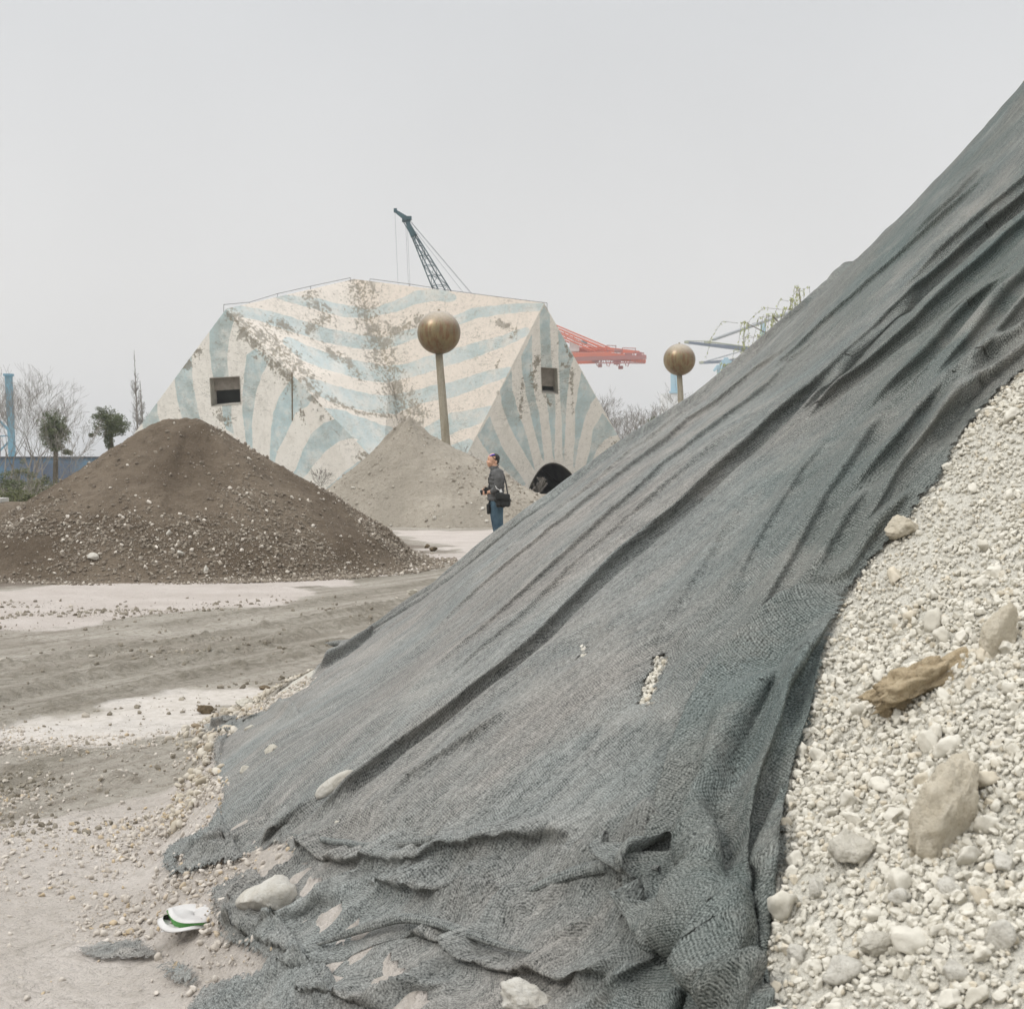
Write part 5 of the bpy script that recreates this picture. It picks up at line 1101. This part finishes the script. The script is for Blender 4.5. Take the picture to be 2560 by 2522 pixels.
# near arm (the left one) and far arm; both bring their hands to the camera
nearA = [Q6(475, 650, -.19), Q6(472, 760, -.235), Q6(450, 905, -.225)]; limb(b, nearA, [.044, .046, .044]); limb(b, [nearA[-1], Q6(370, 940, -.16), Q6(308, 952, -.07)], [.044, .038, .029])
farA = [Q6(455, 660, .19), Q6(430, 770, .24), Q6(400, 900, .22)]; limb(b, farA, [.044, .046, .042]); limb(b, [farA[-1], Q6(330, 925, .13), Q6(288, 915, .055)], [.042, .034, .028])
def hand(w0, w1, out, sgn):
    """palm from wrist w0 to knuckles w1, fingers curled round the barrel, thumb from the side"""
    d = (w1 - w0).normalized(); up = Vector((0, 0, 1)); sd_ = d.cross(up).normalized() * sgn; dn = sd_.cross(d).normalized()
    if dn.z > 0: dn = -dn
    for k in range(4):
        o = up * (.026 - k * .018); limb(b, [w0 + o * .6, w1 + o], [.017, .014])
    for k, l in enumerate((.036, .042, .039, .030)):
        o = up * (.026 - k * .018); p = w1 + o
        c1 = p + d * l + out * .010; c2 = c1 + d * l * .35 + out * l * .8; c3 = c2 - d * l * .25 + out * l * .55
        limb(b, [p, c1, c2, c3], [.0098, .0090, .0082, .0072])
    th0 = w0 + up * .028 + d * .018; limb(b, [th0, th0 + up * .026 + d * .016 + out * .012, th0 + up * .032 + d * .044 + out * .026], [.013, .0105, .0088])
hand(Q6(300, 952, -.062), Q6(245, 962, -.052), Vector((0, 1, 0)), 1)
hand(Q6(286, 915, .05), Q6(250, 915, .045), Vector((0, -1, 0)), -1)
for dy, sh in ((-.095, 8), (.095, -26)):
    limb(b, [Q6(455 + sh, 1160, dy), Q6(470 + sh, 1560, dy), Q6(528 + sh, 1800, dy), Q6(540 + sh, 2040, dy)], [.090, .064, .058, .038])
    limb(b, [Q6(545 + sh, 2070, dy), Q6(440 + sh, 2096, dy * 1.25)], [.036, .026])
body = remeshed(b, 'body', skin, pe, .0075, 1)
# shirt
b = MB()
for zy, cx, rx, ry in ((565, 432, .085, .13), (590, 455, .118, .19), (640, 452, .135, .215), (700, 450, .142, .215), (770, 447, .147, .20), (850, 445, .148, .19), (930, 440, .148, .19), (1010, 434, .148, .19), (1070, 430, .146, .19), (1092, 430, .140, .185)):
    b.ball(Q6(cx, zy), (rx, ry, .070 if zy < 1060 else .035), 20, 10)
limb(b, [Q6(412, 508), Q6(425, 560)], [.074, .085])
limb(b, [Q6(480, 600, -.20), Q6(485, 700, -.245), Q6(480, 800, -.245), Q6(458, 900, -.232)], [.078, .074, .070, .066]); limb(b, [Q6(462, 900, -.228), Q6(385, 935, -.17)], [.066, .052])
limb(b, [Q6(460, 605, .20), Q6(435, 770, .245), Q6(405, 895, .225)], [.074, .070, .062]); limb(b, [Q6(405, 895, .225), Q6(350, 915, .16)], [.062, .048])
sh = remeshed(b, 'shirt', shirtm, pe, .012, 3)
b = MB(); b.tube([Q6(330, 505, -.02), Q6(372, 530, -.07), Q6(440, 500, -.082), Q6(478, 455, 0), Q6(440, 500, .082), Q6(372, 530, .07), Q6(330, 505, .02)], .017, 8); b.build('collar', shirtm, sh, True) if False else None
co_ = b.build('collar', shirtm, None, True); co_.data.transform(Matrix.Translation(-pe.location)); co_.parent = sh
# jeans, shoes, hair
b = MB(); b.ball(Q6(445, 1130), (.132, .175, .09), 18, 10); b.ball(Q6(452, 1210), (.125, .18, .09), 18, 10)
for dy, s_ in ((-.095, 8), (.095, -26)):
    limb(b, [Q6(455 + s_, 1200, dy), Q6(460 + s_, 1380, dy), Q6(478 + s_, 1560, dy), Q6(522 + s_, 1800, dy), Q6(545 + s_, 2050, dy)], [.108, .096, .084, .076, .068])
remeshed(b, 'jeans', jeanm, pe, .011, 2)
for dy, s_ in ((-.095, 8), (.11, -26)):
    b = MB(); limb(b, [Q6(560 + s_, 2082, dy), Q6(500 + s_, 2090, dy * 1.1), Q6(415 + s_, 2100, dy * 1.3)], [.046, .044, .032]); b.box(tuple(Q6(485 + s_, 2117, dy * 1.15)), (.27, .09, .018)); remeshed(b, 'shoe', simple('brown_shoe', (.05, .035, .025), (.08, .06, .045), 10, .6), pe, .008, 1)
b = MB(); b.ball(Q6(408, 328), (.098, .083, .080), 22, 14); b.ball(Q6(440, 370), (.062, .076, .075), 16, 10); b.ball(Q6(452, 425), (.032, .055, .035), 12, 8)
hr = remeshed(b, 'hair', hairm, pe, .008, 1)
# the face stays clear of hair: trim it forward of the ear
me = hr.data; bm = bmesh.new(); bm.from_mesh(me); o_ = pe.location
dl = [v_ for v_ in bm.verts if (v_.co.z + o_.z < Q6(0, 300).z and v_.co.x + o_.x < Q6(418, 0).x + (v_.co.z + o_.z - Q6(0, 400).z) * .1) or (v_.co.x + o_.x < Q6(330, 0).x)]
bmesh.ops.delete(bm, geom=dl, context='VERTS'); bm.to_mesh(me); bm.free()
b = MB(); purple = NG('violet_lens', .15, .6).col((.07, .04, .42)).m
for s_ in (-1, 1):
    bb = MB(); bb.ball(Q6(352, 283, s_ * .040), (.030, .030, .014), 12, 8); bb.ball(Q6(388, 268, s_ * .052), (.032, .026, .015), 12, 8); lo = bb.build('sunglass_lens', purple, pe, True)
b.tube([Q6(345, 285, -.06), Q6(330, 290, 0), Q6(345, 285, .06)], .006, 6); b.tube([Q6(360, 282, -.084), Q6(445, 385, -.094)], .005, 6); b.tube([Q6(360, 282, .084), Q6(445, 385, .094)], .005, 6); b.build('sunglass_frame', blackm, pe)
for s_ in (-1, 1):
    b = MB(); b.ball(Q6(303, 368, s_ * .034), (.008, .012, .005), 10, 6); b.build('eye', hairm, pe, True); b = MB(); b.tube([Q6(300, 350, s_ * .018), Q6(306, 344, s_ * .035), Q6(322, 348, s_ * .052)], .005, 5); b.build('eyebrow', hairm, pe, True)
b = MB(); b.tube([Q6(288, 447, -.022), Q6(283, 447, 0), Q6(288, 447, .022)], .004, 5); b.build('mouth', simple('lip', (.30, .11, .09), (.34, .13, .1)), pe, True)
# camera
t = thing('camera', tuple(Q6(260, 930)), 'black camera with a long lens held in both hands by the person', 'camera')
b = MB(); b.beam(Q6(268, 930, -.07), Q6(268, 930, .07), .075, .10); b.beam(Q6(262, 880, -.025), Q6(262, 880, .025), .05, .03); b.beam(Q6(285, 930, -.075), Q6(285, 930, -.04), .09, .09); b.build('camera_body', blackm, t)
b = MB(); a0 = Q6(250, 935); a1 = Q6(150, 968); b.tube([a0, a0.lerp(a1, .45), a0.lerp(a1, .5), a1], [.034, .036, .041, .043], 20); b.build('lens', blackm, t, True)
b = MB(); b.tube([a0.lerp(a1, .93), a0.lerp(a1, .99)], [.045, .045], 20); b.build('lens_ring', simple('silver_ring', (.45, .45, .43), (.5, .5, .48), 5, .3, 0, .01, 3, None, .6), t, True)
b = MB(); b.tube([Q6(285, 895, -.075), Q6(330, 900, -.13), Q6(300, 700, -.16), Q6(400, 520, -.09), Q6(460, 490, 0)], .007, 5); b.build('neck_strap', blackm, t)
b = MB(); b.tube([Q6(432, 830, -.325), Q6(455, 880, -.325), Q6(500, 905, -.32), Q6(530, 915, -.31)], .006, 5); b.add([tuple(Q6(*p)) for p in ((505, 925, -.335), (535, 880, -.335), (560, 945, -.335), (515, 950, -.335), (505, 925, -.325), (535, 880, -.325), (560, 945, -.325), (515, 950, -.325))], [(0, 1, 2, 3), (7, 6, 5, 4), (0, 4, 5, 1), (1, 5, 6, 2), (2, 6, 7, 3), (3, 7, 4, 0)]); tg = b.build('white_tag', simple('white_card', (.75, .75, .73), (.7, .7, .68)), None); tag(tg, 'small white tag on a cord hanging at the elbow of the person', 'tag')
# shoulder bag
t = thing('shoulder_bag', tuple(Q6(560, 1210, -.26)), 'black camera bag hanging from the shoulder of the person', 'bag')
b = MB()
for x, y, r in ((470, 1010, .045), (640, 1030, .055), (650, 1160, .055), (490, 1170, .05), (560, 1020, .06), (570, 1165, .06), (560, 1095, .09), (460, 1090, .05), (668, 1095, .045)): b.ball(Q6(x, y, -.29), (r, .075, r), 14, 10)
b.beam(Q6(455, 1090, -.29), Q6(680, 1095, -.29), .13, .155); remeshed(b, 'bag_body', blackm, t, .008, 3)
b = MB(); b.beam(Q6(440, 1010, -.305), Q6(690, 1035, -.305), .15, .10); remeshed(b, 'flap', blackm, t, .008, 3)
b = MB(); b.tube([Q6(655, 985, -.27), Q6(625, 800, -.13), Q6(590, 660, .0), Q6(500, 570, .13)], .012, 6); b.tube([Q6(500, 975, -.28), Q6(430, 820, -.20), Q6(360, 700, -.10), Q6(400, 560, .12)], .011, 6); b.build('strap', blackm, t)
t = thing('lens_pouch', tuple(Q6(308, 1350, -.05)), 'small black pouch hanging at the front hip of the person', 'pouch')
b = MB(); b.tube([Q6(302, 1165, -.08), Q6(302, 1185, -.08), Q6(312, 1335, -.08), Q6(314, 1352, -.08)], [.028, .034, .034, .026], 16); b.build('pouch_body', blackm, t, True)
b = MB(); b.tube([Q6(302, 1165, -.08), Q6(330, 1110, -.12)], .010, 6); b.build('loop', blackm, t)

# ------------------------------------------------------------------ rocks on the gravel and the yard
def rock(name, label, p, size, seed, mat_, rot=(0, 0, 0), rough=.22, cuts=7, cat='rock', sink=.25, group=None, sub=5, flatl=(.5, .85)):
    V, F = ico(sub); rs = np.random.RandomState(seed); W = V.copy()
    for c_ in range(cuts):
        nn = rs.randn(3); nn /= np.linalg.norm(nn); lim = rs.uniform(*flatl); dd = W @ nn; m_ = dd > lim; W[m_] -= np.outer((dd[m_] - lim) * .9, nn)
    off = rs.rand(3) * 40
    W *= (1 + rough * np.array([mnoise.fractal(Vector(q * 1.3 + off), .75, 2.1, 7) + .35 * (mnoise.noise(Vector(q * 9 + off)) ** 2) for q in W]))[:, None]
    W *= np.array(size) / 2; Rm = np.array(Matrix.Rotation(rot[2], 3, 'Z') @ Matrix.Rotation(rot[1], 3, 'Y') @ Matrix.Rotation(rot[0], 3, 'X')); W = W @ Rm.T
    x, y, z = hit(DD(*p)); z = max(z, gz_at(x, y) if y > 4 and math.hypot(x - PC[0], y - PC[1]) > 10.9 else z)
    o = npmesh(name, W, F, mat_, None, True); o.location = (x, y, z + (-W[:, 2].min()) * (1 - 2 * sink) * .9)
    return tag(o, label, cat, group)
def rockm(name, a, b_, c3, sc=26):
    g = NG(name, .93, .2); v = g.obj(); n1 = g.noise(v, sc, 6, .65); n2 = g.noise(v, sc * 5, 5, .7)
    c_ = g.mix(g.rng(n1, .35, .62), a, b_); c_ = g.mix(g.rng(n2, .52, .7, 0, .6), c_, c3); g.col(c_); g.bump(g.ma('ADD', n1, g.ma('MULTIPLY', n2, .5)), 1.0, .014); return g.m
tanm = rockm('tan_rock', (.58, .53, .43), (.50, .445, .345), (.34, .29, .21)); palem = rockm('pale_rock', (.56, .53, .46), (.46, .43, .36), (.34, .31, .25)); ochm = rockm('ochre_crust', (.52, .43, .29), (.42, .33, .21), (.13, .095, .06), 40); brownm = rockm('brown_rock', (.20, .155, .10), (.13, .10, .065), (.07, .055, .04)); gravm = rockm('dusty_pale_rock', (.63, .605, .54), (.54, .515, .45), (.42, .39, .33)); greyp = rockm('grey_pale_rock', (.58, .56, .51), (.48, .45, .39), (.34, .31, .25))
rock('boulder', 'big tan boulder half sunk in the pale gravel at the lower right', (1790, 1570), (.16, .15, .26), 23, tanm, (0, .30, .3), .26, 7, 'boulder', .42)
rock('rock', 'round greyish rock below and left of the big tan boulder', (1610, 1615), (.098, .09, .085), 9, palem, (0, .2, 0), .18, 8, 'rock', .42)
rock('rock', 'long ochre crusted rock like a wedge, above the big tan boulder', (1740, 1300), (.26, .12, .10), 19, ochm, (.1, -.33, .1), .55, 4, 'rock', .45)
rock('rock', 'small ochre lump under the left tip of the crusted wedge', (1678, 1352), (.046, .04, .05), 14, ochm, (0, 0, 0), .3, 6, 'rock', .2)
rock('rock', 'tan slab-shaped rock standing upright near the right edge', (1880, 1225), (.085, .06, .19), 16, tanm, (0, .40, .2), .18, 9, 'rock', .42)
rock('rock', 'brown stone peeping out from under the right edge of the netting', (1700, 1012), (.10, .09, .075), 18, tanm, (0, 0, .3), .2, 7, 'rock', .25)
rock('rock', 'flat pinkish stone low in the pale gravel, near the netting', (1660, 1790), (.10, .05, .045), 20, palem, (0, -.2, .2), .2, 7, 'rock', .3)
for i, (x, y, w_, lb) in enumerate(((1592, 1845, .085, 'pale stone at the bottom, nearest the netting'), (1800, 1850, .07, 'pale stone at the bottom edge, middle one'), (1890, 1780, .08, 'pale stone at the lower right corner'), (1500, 1810, .055, 'pale stone touching the lower right edge of the netting'), (1700, 1700, .055, 'pale stone midway below the round greyish rock'), (1790, 1680, .06, 'pale stone just below the big tan boulder'), (1900, 1640, .06, 'pale stone right of the big tan boulder'), (1540, 1690, .05, 'pale stone left of the flat pinkish stone'))):
    rock('stone', lb, (x, y), (w_, w_ * .8, w_ * .7), 30 + i, gravm, (i, i * .7, i), .3, 10, 'stone', .42, 'larger pale stones in the gravel', 3)
rock('boulder', 'flat-topped whitish boulder holding down the torn foot of the netting', (507, 1728), (.190, .15, .12), 60, greyp, (0, -.12, .2), .14, 8, 'boulder', .12, None, 4, (.6, .9))
rock('rock', 'white rock poking from the crumpled netting at the bottom edge', (992, 1915), (.15, .11, .085), 62, greyp, (0, .3, -.2), .25, 7, 'rock', .2)
rock('rock', 'squarish pale rock lying on the lower left part of the netting', (513, 1428), (.072, .06, .062), 64, palem, (.2, .3, 0), .18, 8, 'rock', .05)
rock('rock', 'small angular pale rock at the frayed corner of the netting', (473, 1384), (.062, .05, .052), 66, palem, (.1, 0, .6), .2, 8, 'rock', .1)
rock('rock', 'rounded brown rock on the mud beside the white wet patch', (388, 1346), (.105, .09, .074), 68, brownm, (0, .1, 0), .18, 7, 'rock', .12)
rock('rock', 'pale rock behind the rounded brown rock, against the netting', (463, 1340), (.118, .09, .075), 70, palem, (0, .1, 0), .18, 7, 'rock', .15)
rock('rock', 'flat olive-brown stone lying above the pale rock, on the mud', (500, 1300), (.085, .07, .035), 72, brownm, (0, 0, 0), .2, 7, 'rock', .15)
rock('rock', 'dark clod beside the right foot of the soil heap, the larger one', (818, 1042), (.16, .14, .105), 74, brownm, (0, 0, 0), .25, 6, 'clod', .1)
rock('rock', 'dark clod beside the right foot of the soil heap, the smaller one', (806, 1036), (.12, .10, .085), 76, brownm, (0, 0, 1), .25, 6, 'clod', .1)
rock('rock', 'dark clod lying in front of the right foot of the soil heap', (765, 1060), (.20, .14, .09), 78, brownm, (0, 0, 1), .3, 6, 'clod', .1)
for i, (x, y, w_, lb) in enumerate(((178, 1056, .20, 'broken white block on the lower left of the soil heap'), (340, 1048, .14, 'white chunk on the soil heap right of the broken block'), (388, 1080, .15, 'white chunk at the very foot of the soil heap'), (318, 1010, .10, 'small white chunk halfway up the middle of the soil heap'))):
    V_ = None
    P_ = at(DD(x, y), 20.3 if y > 1040 else 21.0); P_.z = 0; yy = P_.y
    # find where the line of sight meets the heap
    Ys = np.arange(18, 24, .02); px_ = (DD(x, y)[0] - PX0) / FPX * Ys; zz_ = CZ - (DD(x, y)[1] - HZ) / FPX * Ys; hh_ = np.maximum(bhf(px_, Ys), 0); k_ = np.nonzero(zz_ - hh_ <= 0)[0]; k_ = k_[0] if len(k_) else 0
    o = rock('chunk', lb, (x, y), (w_, w_ * .7, w_ * .6), 90 + i, greyp, (i, .4 * i, i), .25, 8, 'stone', .1, 'white chunks on the soil heap', 3); o.location = (float(px_[k_]), float(Ys[k_]), float(hh_[k_]) + w_ * .15)
a_ = Vector(hit(DD(597, 1524))); b_ = Vector(hit(DD(672, 1475))); sv = rock('rock', 'long sliver of pale rock lying along the gathered fold of the netting', (633, 1500), ((b_ - a_).length, .05, .06), 98, greyp, (0, 0, 0), .10, 5, 'rock', .05, None, 4, (.7, .95))
sv.rotation_euler = (b_ - a_).to_track_quat('X', 'Z').to_euler(); sv.location = (a_ + b_) / 2 + Vector((0, -.02, .035))
rock('rock', 'tiny pale stone lying on the netting left of the upper frayed corner', (589, 1336), (.038, .03, .03), 99, palem, (0, 0, 0), .2, 6, 'rock', .05, None, 3)
rock('rock', 'pale rock wedged under the hem where the rolled edge begins', (781, 1132), (.16, .10, .10), 100, palem, (0, .5, 0), .2, 7, 'rock', .2)
for i, (x, y, w_, lb) in enumerate(((585, 1640 - 180, .05, 'thumb-sized stone on the netting right of the squarish pale rock'), (465, 1652 - 190, .06, 'ochre-tinged stone on the thin netting near the left edge'), (636, 1562, .03, 'tiny ochre stone on the netting by the gathered fold'), (655, 1745, .03, 'tiny white stone on the crumpled netting, lower middle'), (950, 1700, .035, 'tiny white stone in the crumpled netting hollow'))):
    if i in (0,): continue
    rock('pebble', lb, (x, y), (w_, w_ * .8, w_ * .6), 110 + i, palem, (i, 0, i), .25, 6, 'pebble', .05, None, 3)
# the stones scattered over the yard
def scatter(name, label, n, seed, poly, lo, hi, pw, mat_, S_, F_, dens=None, sm=False):
    rs = np.random.RandomState(seed); P = np.array(poly); x = rs.uniform(P[:, 0].min(), P[:, 0].max(), n * 4); y = rs.uniform(P[:, 1].min(), P[:, 1].max(), n * 4)
    k = inpoly(x, y, poly); x, y = x[k], y[k]
    if dens is not None: k = rs.rand(len(x)) < dens(x, y); x, y = x[k], y[k]
    k = netmask(x, y) < .03; x, y = x[k], y[k]
    x, y = x[:n], y[:n]; s = lo + (hi - lo) * rs.rand(len(x)) ** pw
    ii = np.clip(np.searchsorted(gx, x), 1, len(gx) - 1); jj = np.clip(np.searchsorted(gy, y), 1, len(gy) - 1); z = np.where(np.hypot(x - PC[0], y - PC[1]) < 10.9, TH(x, y), gz[jj, ii])
    o = soup(name, np.stack([x, y, z + s * .18], -1), s, S_, F_, mat_, None, seed, (.4, .8), sm); return tag(o, label, 'pebbles', None, 'stuff')
pinkst = stone_mat('yard_stones', (.56, .515, .455), (.43, .385, .33), (.46, .37, .25), 20); mudst = stone_mat('mud_crumbs', (.20, .175, .135), (.29, .26, .21), (.46, .42, .36), 14)
scatter('yard_pebbles', 'pale flat pebbles strewn over the pinkish ground in front', 22000, 301, [(-2.6, 3.4), (.3, 3.4), (-.4, 6), (-1.2, 8.4), (-4.2, 9), (-4.5, 6)], .003, .018, 5, pinkst, S2, F2, lambda x, y: np.clip(.12 + 3.2 * fbm(x * 1.6, y * 1.6, 302, 3) + .9 * smooth(-1.5, -.9, x - (y - 4) * -.12), .05, 1), True)
scatter('toe_pebbles', 'pale and brown stones gathered along the torn left edge of the netting', 5200, 303, POLY([(310, 1400), (420, 1340), (600, 1262), (720, 1180), (860, 1075), (890, 1080), (740, 1195), (640, 1285), (520, 1350), (430, 1520), (330, 1640), (300, 1560), (380, 1450)]), .005, .034, 4.2, stone_mat('toe_stones', (.40, .35, .27), (.52, .48, .41), (.25, .20, .14), 14), S2, F2, None, True)
scatter('mud_clods', 'brown clods thrown up by tyres along the muddy ruts', 15000, 305, [(-9.5, 9), (-1.2, 9), (-1.3, 12), (-1.0, 18), (-9.5, 15.5)], .005, .032, 5.5, mudst, S1, F1, lambda x, y: np.clip(-.12 + 3.4 * fbm(x * .7, y * 1.6, 306, 4), .02, 1))
scatter('mud_crumbs', 'small crumbs of mud around the wet patch and the nearer mud', 8000, 307, [(-4, 6.2), (-1.6, 6.2), (-1.4, 9.5), (-5, 9.5)], .004, .022, 5, mudst, S1, F1, lambda x, y: np.clip(.0 + 3.2 * fbm(x * 1.2, y * 1.8, 308, 4), .03, 1))
# crushed foam food bowl
t_x, t_y, t_z = hit(DD(362, 1752)); t_z = gz_at(t_x, t_y)
t = thing('food_container', (t_x, t_y, t_z), 'crushed white disposable food bowl with a green band, lying on the ground', 'litter')
foam = simple('white_foam', (.54, .53, .51), (.44, .42, .40), 8, .5, .3, .004); gb = simple('green_print', (.10, .34, .08), (.16, .42, .13), 8, .5)
def bowl(prof, nn, wob, mat_, name, loc=(0, 0, 0), tilt=(0, 0), sx=1.0, sy=1.0):
    V = []; rs = np.random.RandomState(wob)
    for i, (r, z) in enumerate(prof):
        for j in range(nn):
            a = 2 * math.pi * j / nn; rr_ = r * (1 + .07 * math.sin(3 * a + wob) + .05 * math.sin(5 * a + 2.1 * wob)); V.append((rr_ * math.cos(a) * sx, rr_ * math.sin(a) * sy, z * (1 + .35 * math.sin(2 * a + wob)) + .006 * math.sin(4 * a + wob) * (r / .09)))
    Q = [(i * nn + j, i * nn + (j + 1) % nn, (i + 1) * nn + (j + 1) % nn, (i + 1) * nn + j) for i in range(len(prof) - 1) for j in range(nn)]
    o = npmesh(name, V, np.array(Q), mat_, t, True); o.location = loc; o.rotation_euler = (tilt[0], tilt[1], .3); return o
bowl([(.001, .018), (.03, .025), (.055, .018), (.070, .027), (.080, .026), (.085, .020)], 48, 1, foam, 'crumpled_lid', (.004, .0, .012), (-.02, .06), 1.05, 1.25)
bowl([(.084, .021), (.080, .012), (.074, .001)], 48, 1, gb, 'green_band', (.004, .0, .010), (-.02, .06), 1.05, 1.25)
bowl([(.080, .014), (.088, .008), (.096, .006), (.094, .002), (.06, .0)], 48, 2, foam, 'bowl_rim', (0, -.01, .006), (-.04, .0), 1.12, 1.3)
bowl([(.001, .008), (.03, .010), (.045, .006), (.05, .0)], 30, 4, foam, 'torn_flap', (-.030, -.070, .002), (0, 0), 1.0, .5)
# ------------------------------------------------------------------ the air
hm = bpy.data.materials.new('haze'); hm.use_nodes = True; ht = hm.node_tree; ht.nodes.clear()
pv = ht.nodes.new('ShaderNodeVolumePrincipled'); ou = ht.nodes.new('ShaderNodeOutputMaterial'); ht.links.new(pv.outputs[0], ou.inputs['Volume'])
pv.inputs['Color'].default_value = (.95, .96, .97, 1); pv.inputs['Density'].default_value = .0006; pv.inputs['Anisotropy'].default_value = .2
m = MB(); m.box((0, 1700, 29), (5200, 4700, 62)); hz_o = m.build('haze', hm, None); tag(hz_o, kind='stuff')
